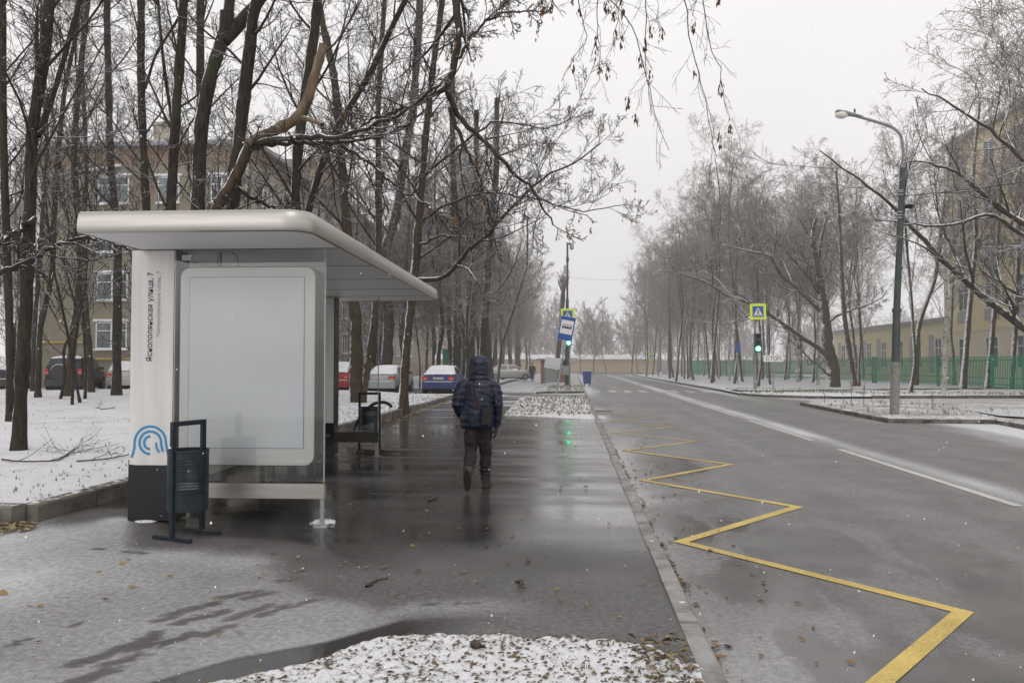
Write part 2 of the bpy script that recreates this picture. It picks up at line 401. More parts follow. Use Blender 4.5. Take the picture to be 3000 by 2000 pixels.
def pave_mask(x, y):
    n1 = fbm(x*.9+3, y*.9, 5, 1); n2 = fbm(x*.7, y*2.6, 4, 9); n3 = fbm(x*.25, y*.9, 4, 17); n4 = fbm(x*.35+9, y*3.2, 4, 31)
    b = np.interp(x, [-30, -4.7, -3.9, -2.75, -1.8, -.9, .2, .7], [9, 8.1, 6.95, 6.75, 5.75, 5.25, 5.0, 4.7])
    d = b-y+(n1-.5)*.7
    snow = sst(-.12, .45, d)*(.66+.35*(n1-.5)+.12*sst(-2, -5, x))
    snow *= 1-.42*sst(-1.6, .2, x)
    # brighter dusted band in front of the flower bed, dark melted rim along it
    band = np.exp(-((y-bed_front(x)-.55-.0*x)/.33)**2)*sst(.6, -.8, x); snow = np.maximum(snow, band*.62)
    rim = bed_front(x)-y; arc = sst(-.36, -.26, rim)*sst(.1, .0, rim)*sst(-.3, -1.2, x)
    arc = np.maximum(arc, sst(-.30, -.18, rim)*sst(.12, 0., rim)*sst(-.55, -1.05, x)); snow *= 1-arc; arcw = arc
    kf = sst(.55, .1, np.abs(x+5.25)+(n1-.5)*.5)*sst(7.2, 8.0, y)*sst(14, 9, y); snow *= 1-kf
    wet = sst(.0, -.5, d)
    wet = np.clip(wet*(.94+.45*(n2-.5)-.20*sst(.46, .66, n4)*sst(7.5, 11.5, y)), 0, 1)
    # far pavement gathers snow in cross bands
    far = sst(17, 34, y+(n3-.5)*14)*(.24+.75*sst(.40, .62, n4)); far = np.maximum(far, sst(40, 47, y+(n2-.5)*3)*.85)
    far = np.maximum(far, sst(.45, .8, n4)*sst(8, 16, y)*.12)
    edge = sst(.55, .12, np.abs(x+5.45)+(n1-.5)*.4)*sst(22, 28, y)*.9
    snow = np.maximum(snow, np.maximum(far, edge)); wet = wet*(1-.6*sst(25, 45, y))
    wet = wet*(1-.75*sst(7.3, 6.2, y+(n1-.5)*1.2)*sst(-3.4, -2.2, x)); snow = np.maximum(snow, sst(7.2, 5.7, y+(n1-.5))*(.36+.3*(n1-.5))*(1-arcw)); snow = np.maximum(snow, sst(-.9, .35, x+(n2-.5)*1.2)*sst(6.2, 7.4, y+(n1-.5)*.8)*(.46+.5*(n2-.5))); wet = np.maximum(wet, arcw)  # pale strip along the road kerb: slush plus sky reflection painted as colour
    for (p, q, w) in prints:
        px, py = q[0]-p[0], q[1]-p[1]; L2 = px*px+py*py
        t = np.clip(((x-p[0])*px+(y-p[1])*py)/L2, 0, 1); dd = np.hypot(x-p[0]-t*px, y-p[1]-t*py)+(vnoise(x*30, y*30, 5)-.5)*.055
        k = sst(w*1.15, w*.55, dd); snow = snow*(1-.62*k); wet = np.maximum(wet, k*.3)
    return dict(snow=snow, wet=wet)
xs = np.concatenate([np.linspace(-30, -8, 30, endpoint=False), np.linspace(-8, -5.6, 30, endpoint=False), np.linspace(-5.6, .69, 170)])
ys = np.concatenate([np.linspace(-8, 2.6, 12, endpoint=False), np.linspace(2.6, 9, 200, endpoint=False), steps(9, 132, .05, 1.03, 1.2)])
def pave_z(x, y): return .018*sst(-2.6, -5.2, x)*sst(2, 6, y)+.004*(fbm(x*.8, y*.8, 3, 40)-.5)
grid_sheet('pavement', xs, ys, pave_z, M['pave'], pave_mask, keep=lambda x, y: (x > -5.6) | (y < 7.5))

def road_mask(x, y):
    n1 = fbm(x*.8+3, y*.35, 5, 3); n2 = fbm(x*2.2, y*.12, 4, 12); n3 = fbm(x*.5, y*.5, 5, 21)
    snow = .46+.22*(n2-.5)+.10*sst(20, 60, y)
    # smear along the centre line
    c = np.exp(-((x-5.82)/.34)**2)*(.29+.5*(n1-.35)); c2 = np.exp(-((x-5.5)/.2)**2)*.15
    snow = snow+np.maximum(c, c2)*sst(8, 14, y+2)
    snow = snow+np.exp(-((x-9.0)/.45)**2)*.35*sst(30, 50, y)
    snow = snow+sst(8.6, 11.5, x+(n1-.5)*3)*sst(31, 20, y)*sst(14, 20, y)*.6   # bay in front of the right hand bed
    snow = np.maximum(snow, sst(33.3, 35.5, y+(n1-.5)*2)*sst(42.5, 40.5, y)*sst(9.0, 11.5, x+(n1-.5)*2)*.85)
    snow = np.maximum(snow, sst(8.6, 9.4, x)*sst(43, 45.5, y)*sst(50.5, 48.5, y)*.6)
    k = np.exp(-((x-1.0)/.5)**2); snow = snow+k*sst(12, 22, y+(n1-.5)*6)*sst(36, 26, y)*.55*sst(.35, .6, n1)+k*sst(36, 50, y)*.35
    pud = sst(1.95, 1.55, x+(n3-.5)*2.4)*sst(30, 14, y+(n1-.5)*8); pud = np.maximum(pud, sst(.52, .66, fbm(x*.9, y*.35, 4, 60))*sst(4.2, 2.2, x)*sst(14, 8, y))
    dk = sst(.50, .62, fbm(x*1.3+20, y*.55, 4, 70))*sst(4.2, 3., x)*sst(11, 7, y)
    snow = np.maximum(snow*(1-.85*np.maximum(pud, dk)), pud*(1-dk)*(.56+.6*(n3-.5))); wet = np.maximum(pud*.95, .16+.35*(n3-.5)); wet = np.maximum(wet, dk*.6)  # pale slush here also paints the puddle's sky reflection into the colour
    snow = np.maximum(snow, sst(118, 124, y)*.35)
    return dict(snow=snow, wet=wet)
xs = np.concatenate([np.linspace(.795, 3.5, 60, endpoint=False), np.linspace(3.5, 14, 110, endpoint=False), np.linspace(14, 70, 30)])
ys = np.concatenate([np.linspace(-20, 3, 12, endpoint=False), steps(3, 134, .07, 1.018, 1.0)])
grid_sheet('road', xs, ys, -.1, M['road'], road_mask)
grid_sheet('crossing_road', np.linspace(-80, .79, 60), np.linspace(119, 134, 12), -.1, M['road'], road_mask)

# snowy lawn material with grass and leaf litter showing through
def lawn_mat(name, amount=.5, litter=.5):
    m, nt, b = newmat(name)
    a = noise(nt, 3.2, 6, .72); l = noise(nt, 26, 5, .75); g = noise(nt, .45, 4, .6)
    soil = mixc(nt, mrange(nt, l, .4, .6), (.07, .055, .03), (.16, .16, .07))
    th = math_(nt, 'ADD', math_(nt, 'MULTIPLY', l, .62), math_(nt, 'ADD', math_(nt, 'MULTIPLY', a, .26), math_(nt, 'MULTIPLY', g, .25)))
    f = mrange(nt, th, amount, amount+.10)
    col = mixc(nt, f, soil, (.76, .76, .78)); lk(nt, col, b.inputs['Base Color']); b.inputs['Roughness'].default_value = .85
    bump(nt, b, math_(nt, 'ADD', l, math_(nt, 'MULTIPLY', a, 1.5)), .6, .04)
    return m
M['lawn'] = lawn_mat('snowy_lawn', .432); M['lawn2'] = lawn_mat('thin_snowy_lawn', .50); M['lawn3'] = lawn_mat('leafy_snow', .46); M['lawn4'] = lawn_mat('deep_snow', .36)
def lawn_z(x, y):
    return .19+.20*sst(14, 31, y)*sst(-6, -13, x)-.0*x+.05*(fbm(x*.6, y*.6, 4, 77)-.5)*sst(-5.7, -6.4, x)
grid_sheet('lawn', np.concatenate([np.linspace(-75, -14, 60, endpoint=False), np.linspace(-14, -5.68, 60)]), steps(7.55, 37.3, .12, 1.02, .6), lawn_z, M['lawn'], None)
grid_sheet('parking_ground', np.linspace(-75, -5.55, 40), np.linspace(37.3, 46, 10), lambda x, y: .10+.14*sst(-6, -14, x), M['pave'], lambda x, y: dict(snow=.45+.5*fbm(x*.5, y*.7, 4, 8)-.2, wet=.2+0*x))
grid_sheet('park_ground', np.linspace(-75, -5.55, 60), np.linspace(46, 119, 60), lambda x, y: .12+.12*fbm(x*.4, y*.4, 3, 50)*sst(-5.6, -7, x), M['lawn'], None)
ys_ = steps(4, 3000, 8, 1.12, 300)
gnd = grid_sheet('ground', np.linspace(-2500, 2500, 60), np.concatenate([np.linspace(-60, 3, 8), ys_[1:]]), -.22, M['lawn4'], None)

# kerbs --------------------------------------------------------------
def kerb_run(name, pts, w, z0, z1, mat, stone=1.0, jit=.004, side=1, closed=False):
    mb = MB(); pts = [Vector((p[0], p[1], 0)) for p in pts]
    for a, b in zip(pts[:-1], pts[1:]):
        L = (b-a).length; n = max(1, round(L/stone)); d = (b-a).normalized(); nn = Vector((-d.y, d.x, 0))*w*side
        for i in range(n):
            p = a+d*(L*i/n+.009); q = a+d*(L*(i+1)/n-.009); j = random.uniform(-jit, jit); jz = random.uniform(-jit, jit)
            o = nn.normalized()*j; bev = .018
            def rg(c):
                return [c+o+Vector((0, 0, z0)), c+o+Vector((0, 0, z1-bev+jz)), c+o+nn*(bev/w)+Vector((0, 0, z1+jz)), c+o+nn+Vector((0, 0, z1+jz)), c+o+nn+Vector((0, 0, z0))]
            mb.rings([rg(p), rg(q)])
    return tag(mb.build(name, mat), kind='structure')
kerb_run('road_kerb', [(.80, -8), (.80, 118)], .13, -.16, .014, M['kerb'], 1.0, .009)
kerb_run('lawn_kerb', [(-5.5, 7.55), (-5.42, 24.3)], .18, -.05, .215, M['kerbold'], jit=.012)
kerb_run('lawn_kerb', [(-5.46, 25.0), (-5.5, 37.2)], .18, -.05, .205, M['kerbold'], jit=.02)
kerb_run('lawn_kerb', [(-5.5, 46.0), (-5.55, 118)], .18, -.05, .17, M['kerbold'], jit=.02)
kerb_run('lawn_kerb', [(-75, 37.35), (-5.7, 37.35)], .15, 0, .2, M['kerbold'], 3)
kerb_run('lawn_kerb', [(-30, 7.45), (-7.2, 7.5), (-5.62, 7.36)], .18, -.05, .215, M['kerbold'], jit=.01)

def poly_bed(name, poly, z, mat, res=.35, thick=.0, label=None, kerb=True, kz=None, bumpz=.03, seed=0, kw=.14, kmat='kerb', kedges=None):
    """raised flat bed following a polygon, with a kerb along its edge"""
    bm = bmesh.new(); vs = [bm.verts.new((x, y, z)) for x, y in poly]; f = bm.faces.new(vs)
    if f.normal.z < 0: bmesh.ops.reverse_faces(bm, faces=[f])
    xs_ = [p[0] for p in poly]; ys_2 = [p[1] for p in poly]
    for ax, lo, hi in ((0, min(xs_), max(xs_)), (1, min(ys_2), max(ys_2))):
        k = lo+res
        while k < hi:
            no = (1, 0, 0) if ax == 0 else (0, 1, 0); co = (k, 0, 0) if ax == 0 else (0, k, 0)
            bmesh.ops.bisect_plane(bm, geom=bm.verts[:]+bm.edges[:]+bm.faces[:], plane_co=co, plane_no=no); k += res*(1+max(0, k-8)*.02 if ax == 1 else 1)
    for v in bm.verts:
        if not v.is_boundary: v.co.z += bumpz*float(fbm(np.array([v.co.x*1.1]), np.array([v.co.y*1.1]), 4, 90+seed)[0])
    if name == 'verge':
        for v in bm.verts:
            if v.is_boundary: v.co.z = -.006
    me = bpy.data.meshes.new(name); bm.to_mesh(me); bm.free(); me.materials.append(mat)
    me.polygons.foreach_set('use_smooth', [True]*len(me.polygons)); o = tag(link(name, me), kind='structure')
    if label: o['label'] = label
    return o
# near planting bed at the bottom of the picture, finely modelled
xs = np.linspace(-2.6, .66, 200); ys = np.linspace(1.5, 4.75, 190)
def bed_z(x, y):
    inside = sst(.0, .16, bed_front(x)-y+(fbm(x*9, y*9, 3, 80)-.5)*.08)
    lump = fbm(x*7, y*7, 5, 81); fine = fbm(x*26, y*26, 3, 84)
    return -.03+inside*(.045+.05*lump+.028*fine)
grid_sheet('planting_bed', xs, ys, bed_z, M['lawn3'], None)
poly_bed('verge', [(-2.25, 24.9), (.67, 22.9), (.67, 36), (-2.2, 38.2), (-2.55, 37.0)], .03, M['lawn3'], .4, bumpz=.10, seed=1)
poly_bed('verge', [(-1.9, 42.2), (-1.5, 43.3), (.67, 44.1), (.67, 118), (-2.7, 118), (-2.7, 60), (-2.6, 46)], .03, M['lawn2'], .8, bumpz=.12, seed=2)
kerb_run('verge_kerb', [(-1.9, 42.2), (-1.5, 43.2), (.66, 44.05)], .12, -.01, .12, M['kerbold'])
kerb_run('verge_kerb', [(-.6, 29.3), (.2, 28.9)], .1, 0, .08, M['kerbold'])
kerb_run('verge_kerb', [(.3, 24.9), (.65, 24.8)], .1, 0, .08, M['kerbold'])
A_ = [(9.62, 33.5), (9.33, 23.65), (12.32, 23.47), (12.0, 21.5), (14, 20.2), (24, 18), (70, 16), (70, 33), (15, 34.2), (11, 34.4)]
poly_bed('right_verge', A_, .01, M['lawn2'], .5, bumpz=.12, seed=3)
kerb_run('right_kerb', [(15, 34.2), (11, 34.4), (9.62, 33.5), (9.33, 23.65), (12.32, 23.47), (12.0, 21.5), (14, 20.2), (24, 18), (70, 16)], .13, -.14, .03, M['kerbold'], side=1)
B_ = [(9.37, 44.1), (10.3, 41.6), (11.9, 39.9), (15.1, 40.2), (24, 41.5), (70, 42), (70, 119), (9.15, 119), (9.2, 80), (9.42, 48.6)]
poly_bed('park_lawn', B_, .01, M['lawn'], .9, bumpz=.16, seed=4)
kerb_run('right_kerb', [(9.15, 119), (9.2, 80), (9.42, 48.6)], .13, -.14, .03, M['kerbold'])
kerb_run('right_kerb', [(9.37, 44.1), (10.3, 41.6), (11.9, 39.9), (13.0, 40.0)], .13, -.14, .04, M['kerbold'])
kerb_run('right_kerb', [(15.1, 40.2), (24, 41.5), (70, 42)], .13, -.14, .05, M['kerbold'])
# trodden, snow covered footpaths on the right
def flat(name, poly, z, mat, label=None):
    me = mesh_from(name, [(x, y, z) for x, y in poly], [range(len(poly))], mat)
    if me.polygons[0].normal.z < 0: me.flip_normals()
    return tag(link(name, me), kind='structure')
M['path'] = pm('trodden_snow', (.66, .66, .68), (.52, .52, .54), 1.6, .8, bmp=.4, bscale=14)
flat('footpath', [(12.6, 23.8), (13, 26.2), (20, 27.2), (70, 30), (70, 26.5), (20, 24.4), (13.6, 22.3)], .125, M['path'])
flat('footpath', [(9.6, 44.8), (9.6, 48.2), (14, 50), (30, 55), (70, 60), (70, 57), (30, 52), (15, 46.5), (11, 44.6)], .15, M['path'])

# road markings --------------------------------------------------------
def line_poly(mb, p, q, w, z):
    p = Vector((p[0], p[1], 0)); q = Vector((q[0], q[1], 0)); d = (q-p).normalized(); n = Vector((-d.y, d.x, 0))*w/2
    mb.add([p+n+Vector((0, 0, z)), p-n+Vector((0, 0, z)), q-n+Vector((0, 0, z)), q+n+Vector((0, 0, z))], [(0, 1, 2, 3)])
def band(mb, pts, w, z):
    """mitred strip"""
    P_ = [Vector((p[0], p[1])) for p in pts]; L = []; R = []
    for i, p in enumerate(P_):
        if i == 0: d = (P_[1]-p).normalized(); n = Vector((-d.y, d.x)); k = 1
        elif i == len(P_)-1: d = (p-P_[i-1]).normalized(); n = Vector((-d.y, d.x)); k = 1
        else:
            d1 = (p-P_[i-1]).normalized(); d2 = (P_[i+1]-p).normalized(); n = (Vector((-d1.y, d1.x))+Vector((-d2.y, d2.x))).normalized(); k = 1/max(.3, n.dot(Vector((-d1.y, d1.x))))
        L.append(p+n*w/2*k); R.append(p-n*w/2*k)
    for i in range(len(P_)-1): mb.add([(R[i].x, R[i].y, z), (R[i+1].x, R[i+1].y, z), (L[i+1].x, L[i+1].y, z), (L[i].x, L[i].y, z)], [(0, 1, 2, 3)])
M['yline'] = ground_mat('yellow_paint', (.46, .33, .075), (.56, .41, .11), .25, .55, 45, .3, (.22, .20, .16))
M['wline'] = ground_mat('white_paint', (.52, .52, .48), (.60, .60, .56), .3, .6, 60, .3, (.35, .34, .33))
def marks(name, mb, mat, label, s=.1):
    o = mb.build(name, mat, fix=False); tag(o, label, kind='structure')
    me = o.data
    for k in ('snow', 'wet'):
        a = me.attributes.new(k, 'FLOAT', 'POINT'); a.data.foreach_set('value', [(s+.35*min(1, max(0, v.co.y-6)/16)) if k == 'snow' else 0. for v in me.vertices])
    return o
zz = [(1.05, 3.6)]
for k in range(6): zz += [(2.78, 5.7+4*k), (1.1, 7.72+4*k)]
mb = MB(); band(mb, [(x_-.04, y_) for x_, y_ in zz], .118, -.094); marks('zigzag_marking', mb, M['yline'], 'yellow zigzag bus stop marking on the road', .22)
mb = MB()
for a, b in ((9.96, 16.29), (18.1, 24.3), (26.4, 45), (53, 110)): line_poly(mb, (5.47, a), (5.45, b), .13, -.094)
marks('centre_line', mb, M['wline'], 'white dashed centre line of the road', .3)
mb = MB()
for i in range(8): line_poly(mb, (1.55+i*.98, 47.9), (1.55+i*.98, 51.4), .42, -.094)
line_poly(mb, (5.6, 46.6), (9.2, 46.6), .35, -.094)
marks('zebra_marking', mb, M['wline'], 'zebra crossing stripes across the road', .2)
mb = MB()
for i in range(4): line_poly(mb, (1.15+i*.98*2, 47.9), (1.15+i*.98*2, 51.4), .38, -.094)

# ------------------------------------------------------------------ trees (vectorised)
def norm(v): return v/np.maximum(np.linalg.norm(v, axis=-1, keepdims=True), 1e-9)
def grow(P, R, K, lr, ang, trop, wander, npts, t0=.2, rr=.55, taper=.35, minlen=0, profile=None, rng=RNG, rmin=.003, lenabs=None):
    """children of N parent polylines P (N,p,3), radii R (N,p)"""
    N, p, _ = P.shape; n = N*K
    t = t0+(1-t0)*((np.tile(np.arange(K), N)+rng.random(n))/K); t = np.clip(t, 0, .995)
    idx = np.repeat(np.arange(N), K); s = t*(p-1); i = np.minimum(s.astype(int), p-2); f = (s-i)[:, None]
    st = P[idx, i]*(1-f)+P[idx, i+1]*f; tan = norm(P[idx, i+1]-P[idx, i]); rad = R[idx, i]*(1-f[:, 0])+R[idx, i+1]*f[:, 0]
    plen = np.linalg.norm(np.diff(P, axis=1), axis=2).sum(1)[idx]
    L = plen*lr*(1-.55*t)*(.65+.7*rng.random(n)) if lenabs is None else lenabs*(.65+.7*rng.random(n))*(1-.5*t)
    if profile is not None: L = L*profile(t)
    rnd = rng.normal(size=(n, 3)); side = norm(rnd-(rnd*tan).sum(1, keepdims=True)*tan)
    a = np.radians(ang)*(.7+.6*rng.random(n)); d = tan*np.cos(a)[:, None]+side*np.sin(a)[:, None]
    out = np.empty((n, npts, 3)); out[:, 0] = st; seg = (L/(npts-1))[:, None]; w = rng.normal(size=(n, 3))*wander
    for k in range(1, npts):
        w = w*.6+rng.normal(size=(n, 3))*wander*.8
        d = norm(d+w+np.array([0, 0, trop])); out[:, k] = out[:, k-1]+d*seg
    r0 = np.minimum(rad*.8, np.maximum(rad*rr, rmin)); Ro = r0[:, None]*np.linspace(1, taper, npts)[None]; Ro = np.maximum(Ro, rmin)
    return out, Ro
def tubes(P, R, n):
    N, p, _ = P.shape
    T = np.empty_like(P); T[:, 1:-1] = P[:, 2:]-P[:, :-2]; T[:, 0] = P[:, 1]-P[:, 0]; T[:, -1] = P[:, -1]-P[:, -2]; T = norm(T)
    ref = np.where(np.abs(T[:, :1, 2:]) > .85, np.array([1., 0, 0]), np.array([0., 0, 1.])); ref = np.broadcast_to(ref, T.shape)
    A = norm(np.cross(T, ref)); B = np.cross(A, T)
    th = np.arange(n)*2*pi/n; V = P[:, :, None]+R[:, :, None, None]*(A[:, :, None]*np.cos(th)[None, None, :, None]+B[:, :, None]*np.sin(th)[None, None, :, None])
    V = V.reshape(-1, 3); base = (np.arange(N)*p*n)[:, None, None]+(np.arange(p-1)*n)[None, :, None]; k = np.arange(n)[None, None]; k2 = (k+1) % n
    F = np.stack([base+k2, base+k, base+n+k, base+n+k2], -1).reshape(-1, 4)
    return V, F
def quad_mesh(name, parts, mat, smooth=True):
    V = []; F = []; o = 0
    for v, f in parts: V.append(v); F.append(f+o); o += len(v)
    V = np.concatenate(V); F = np.concatenate(F).astype('i')
    me = bpy.data.meshes.new(name); me.vertices.add(len(V)); me.vertices.foreach_set('co', V.ravel().astype('f'))
    me.loops.add(F.size); me.loops.foreach_set('vertex_index', F.ravel()); me.polygons.add(len(F))
    me.polygons.foreach_set('loop_start', np.arange(0, F.size, 4, dtype='i'))
    me.polygons.foreach_set('use_smooth', np.full(len(F), smooth)); me.update(); me.materials.append(mat)
    return me
def smooth_path(pts, n):
    pts = np.array(pts, float); d = np.r_[0, np.cumsum(np.linalg.norm(np.diff(pts, axis=0), axis=1))]; t = np.linspace(0, d[-1], n)
    P = np.stack([np.interp(t, d, pts[:, i]) for i in range(3)], 1)
    for _ in range(max(1, n//14)): P[1:-1] = (P[:-2]+2*P[1:-1]+P[2:])/4
    return P
def trunk_mesh(paths, mat, rng, lump=.06, flare=True, sides=14):
    parts = []
    for (P, R) in paths:
        R = R*(1+lump*rng.normal(size=len(R)))
        v, f = tubes(P[None], R[None], sides)
        c = np.repeat(P, sides, 0); off = v-c; off *= (1+lump*1.2*rng.normal(size=len(v)))[:, None]; v = c+off
        parts.append((v, f))
    return quad_mesh('trunk', parts, mat)
def seeds_mesh(points, rng, size=.035, per=9, drop=.12):
    """hanging bunches of winged keys"""
    V = []; F = []
    for p in points:
        for k in range(per):
            a = rng.random()*2*pi; c = p+np.array([cos(a)*rng.random()*.03, sin(a)*rng.random()*.03, -rng.random()*drop])
            s = size*(.7+.6*rng.random()); d = np.array([cos(a)*.25, sin(a)*.25, -1]); d /= np.linalg.norm(d); w = np.array([-sin(a), cos(a), 0])*s*.28
            b = len(V); V += [c, c+d*s*.55+w, c+d*s*1.25+w*.3, c+d*s*.6-w*.6]; F.append((b, b+1, b+2, b+3))
    return (np.array(V), np.array(F))
def make_tree(name, label, cat, base, trunks, mats, rng, crown=True, limbs=(), K=(11, 7, 6, 4), t0=.35, lens=(.30, .5, .5, .5), angs=(48, 45, 42, 40),
              trops=(.10, .05, .03, 0), rmin=.004, seeds=0, group=None, wander=.095, seedmat=None, bare=None, crownmat=None, origin=None, minr=1.0):
    """trunks: list of (points, r0, r1); limbs: hand placed limbs (points, r0, r1) that carry twigs"""
    o = np.array(base); t = thing(name, label, cat, tuple(base), 0, group)
    pt = []; Y_ = base[1] if base[0] < -3 and base[1] > 3 else 99
    for pts, r0, r1 in trunks:
        P = smooth_path(pts, max(10, int(len(pts)*6)))-o; n = len(P)
        R = np.interp(np.linspace(0, 1, n), [0, .03, .08, 1], [r0*1.35, r0*1.12, r0, r1]) if pts is trunks[0][0] else np.linspace(r0, r1, n)
        pt.append((P, R*(.86 if Y_ < 40 else 1)))
    link('trunk', trunk_mesh(pt, mats[0], rng), t)
    parts = []; L1 = []
    n1 = 9
    for (P, R) in pt:
        Pr = np.stack([np.interp(np.linspace(0, 1, 30), np.linspace(0, 1, len(P)), P[:, i]) for i in range(3)], 1)[None]
        Rr = np.interp(np.linspace(0, 1, 30), np.linspace(0, 1, len(R)), R)[None]
        ln = np.linalg.norm(P[-1]-P[0])
        if crown and K[0] > 0:
            a, r = grow(Pr, Rr, K[0], lens[0], angs[0], trops[0], wander, n1, t0, .30, .25, rng=rng, rmin=.010); L1.append((a, r))
    for pts, r0, r1 in limbs:
        P = smooth_path(pts, 24)-o; P[1:-1] += rng.normal(size=(22, 3))*.02; R = np.linspace(r0, r1, 24)
        v, f = tubes(P[None], R[None], 8); parts.append((v, f))
        Pr = np.stack([np.interp(np.linspace(0, 1, 30), np.linspace(0, 1, 24), P[:, i]) for i in range(3)], 1)[None]; Rr = np.interp(np.linspace(0, 1, 30), np.linspace(0, 1, 24), R)[None]
        a, r = grow(Pr, Rr, max(9, K[0]//2+5), .42, 48, .03, wander, n1, .18, .5, .25, rng=rng, rmin=.008); L1.append((a, r))
    tips = []
    if L1:
        a = np.concatenate([x[0] for x in L1]); r = np.concatenate([x[1] for x in L1]); parts.append(tubes(a, r, 6))
        for lv in range(1, len(K)):
            npt = (7, 6, 5, 4)[min(lv, 3)]
            a, r = grow(a, r, K[lv], lens[lv], angs[lv], trops[lv], wander*1.25, npt, .12, .55, .35, rng=rng, rmin=rmin*(1.6 if lv == 1 else 1.0))
            parts.append(tubes(a, r, 4 if lv == 1 else 3))
            tips.append(a[:, -1])
    if parts: link('crown', quad_mesh('crown', parts, crownmat or mats[1]), t)
    if seeds and tips:
        q = tips[-1] if len(tips) < 3 else tips[-2]; pick = rng.choice(len(q), min(seeds, len(q)), replace=False)
        v, f = seeds_mesh(q[pick], rng, .05, 9, .2); link('seed_clusters', quad_mesh('seed_clusters', [(v, f)], seedmat or M['seed']), t)
    return t

def px(pts, Y, dY=0):
    """photo points of a trunk standing at distance Y"""
    n = len(pts); return [at(u, v, Y+dY*i/max(1, n-1)) for i, (u, v) in enumerate(pts)]
def up(P, dz, dx=0, dy=0):
    p = P[-1]; return P+[(p[0]+dx, p[1]+dy, p[2]+dz)]
def rg_(s): return np.random.default_rng(s)
LBL = {}
def left_tree(label, pts, Y, r0, r1, seed, top=4.0, lean=(0, 0), K=(14, 8, 7, 5), extra=(), limbs=(), bm='bark', t0=.3, seeds=0, dY=0, name='park_tree', lens=(.26, .5, .5, .5), rmin=.0045, base=None, crown=True, twig='twig'):
    P = px(pts, Y, dY); zb = float(lawn_z(np.array([P[0][0]]), np.array([P[0][1]]))[0]) if P[0][0] < -5.6 and Y < 37 else .1
    P[0] = (P[0][0], P[0][1], zb-.06) if base is None else (P[0][0], P[0][1], base)
    P = up(P, top, lean[0], lean[1])
    ex = [(up(px(p, Y, d), tp, lx), a, b) for (p, d, tp, lx, a, b) in extra]
    lm = [(px(p, yy, d), a, b) for (p, yy, d, a, b) in limbs]
    return make_tree(name, label, 'tree', P[0], [(P, r0, r1)]+ex, (M[bm], M[twig]), rg_(seed), K=K, limbs=lm, t0=t0, seeds=seeds, lens=lens, rmin=rmin, group='bare trees on the left lawn', crown=crown)

left_tree('dark trunk cut off by the left picture edge', [(32, 1240), (30, 1000), (18, 700), (10, 400), (6, 0)], 18.2, .11, .09, 1, 5)
left_tree('nearest dark tree on the snowy lawn, forking above the roof', [(54, 1316), (75, 900), (89, 618), (92, 370), (129, 178), (147, 0)], 12.4, .125, .09, 2, 5,
          extra=[([(112, 400), (150, 300), (179, 200), (223, 45), (245, -60)], 1.0, 3, .5, .055, .04)],
          K=(14, 6, 5, 4), limbs=[([(100, 640), (20, 700), (-60, 760)], 12.4, -1, .05, .02), ([(-80, 830), (60, 772), (150, 722), (225, 690), (300, 700), (380, 735)], 10.5, .3, .05, .015)])
left_tree('slim leaning tree behind the nearest lawn tree', [(111, 1170), (116, 957), (134, 890), (154, 800), (158, 645), (168, 480), (188, 268), (230, 60)], 28, .12, .08, 3, 4)
left_tree('thin trunk rising in front of the dark car bonnet', [(96, 1142), (98, 1000), (120, 700), (140, 400), (120, 200)], 34, .12, .08, 4, 4, base=.2)
left_tree('leaning tree with pale bark-stripped foot before the black off-road car', [(196, 1171), (199, 1110), (214, 1001), (232, 850), (243, 716), (226, 600), (215, 480), (225, 300), (258, 0)], 29, .17, .11, 5, 3, bm='bark2')
left_tree('thin tree beside the tail lamp of the black off-road car', [(268, 1146), (262, 1010), (250, 900), (243, 700), (255, 500), (240, 200)], 33, .13, .08, 6, 4)
left_tree('straight trunk left of the white text column', [(341, 1165), (343, 900), (346, 716), (335, 600), (322, 450), (318, 250), (312, 0)], 30, .20, .13, 7, 4)
left_tree('upright trunk above the left half of the canopy', [(440, 1150), (435, 800), (429, 618), (418, 400), (413, 220), (413, 0)], 22, .14, .11, 8, 5,
          extra=[([(425, 260), (455, 160), (520, 60), (560, -20)], .5, 2, .5, .05, .04)])
left_tree('trunk with a side fork above the middle of the canopy', [(490, 1190), (498, 800), (500, 618), (513, 357), (527, 178), (540, 0)], 18, .15, .10, 9, 5,
          extra=[([(505, 360), (480, 200), (462, 0)], .5, 4, -.3, .05, .03)])
left_tree('straight dark trunk directly behind the thickest tree', [(590, 1130), (588, 700), (585, 400), (588, 0)], 25, .17, .14, 10, 4)
left_tree('thickest tree, forking in two above the canopy', [(570, 1230), (575, 900), (578, 618), (589, 357), (620, 200), (665, 90)], 15.5, .20, .15, 11, .4, crown=False,
          extra=[([(650, 130), (668, 60), (674, -20), (680, -200)], .4, 6, .2, .13, .07), ([(655, 120), (700, 70), (770, -10), (850, -120)], .5, 5, 1.5, .15, .08)])
# broken tree with exposed wood: long horizontal limbs reaching right
P = px([(570, 1230), (600, 800), (625, 618), (696, 513), (730, 424)], 12.6)
P[0] = (P[0][0], P[0][1], .14)
bt = make_tree('broken_tree', 'broken leaning tree with pale torn wood behind the canopy', 'tree', P[0], [(P, .13, .10)], (M['bark2'], M['twig']), rg_(12), K=(3, 6, 4, 3), t0=.55, lens=(.3, .5, .5, .5), rmin=.004,
     limbs=[(px([(735, 424), (800, 408), (900, 398), (985, 408), (1060, 380), (1200, 320), (1290, 250)], 12.6, -1.5), .055, .02),
            (px([(735, 430), (800, 422), (900, 418), (1000, 420), (1120, 400), (1170, 370), (1205, 360)], 12.6, -.5), .05, .015),
            (px([(1000, 425), (1100, 490), (1180, 560), (1260, 600)], 12.5, -1), .035, .012),
            (px([(690, 550), (760, 590), (820, 618), (870, 610)], 12.6, .6), .045, .015)])
bp = np.array(bt.location)
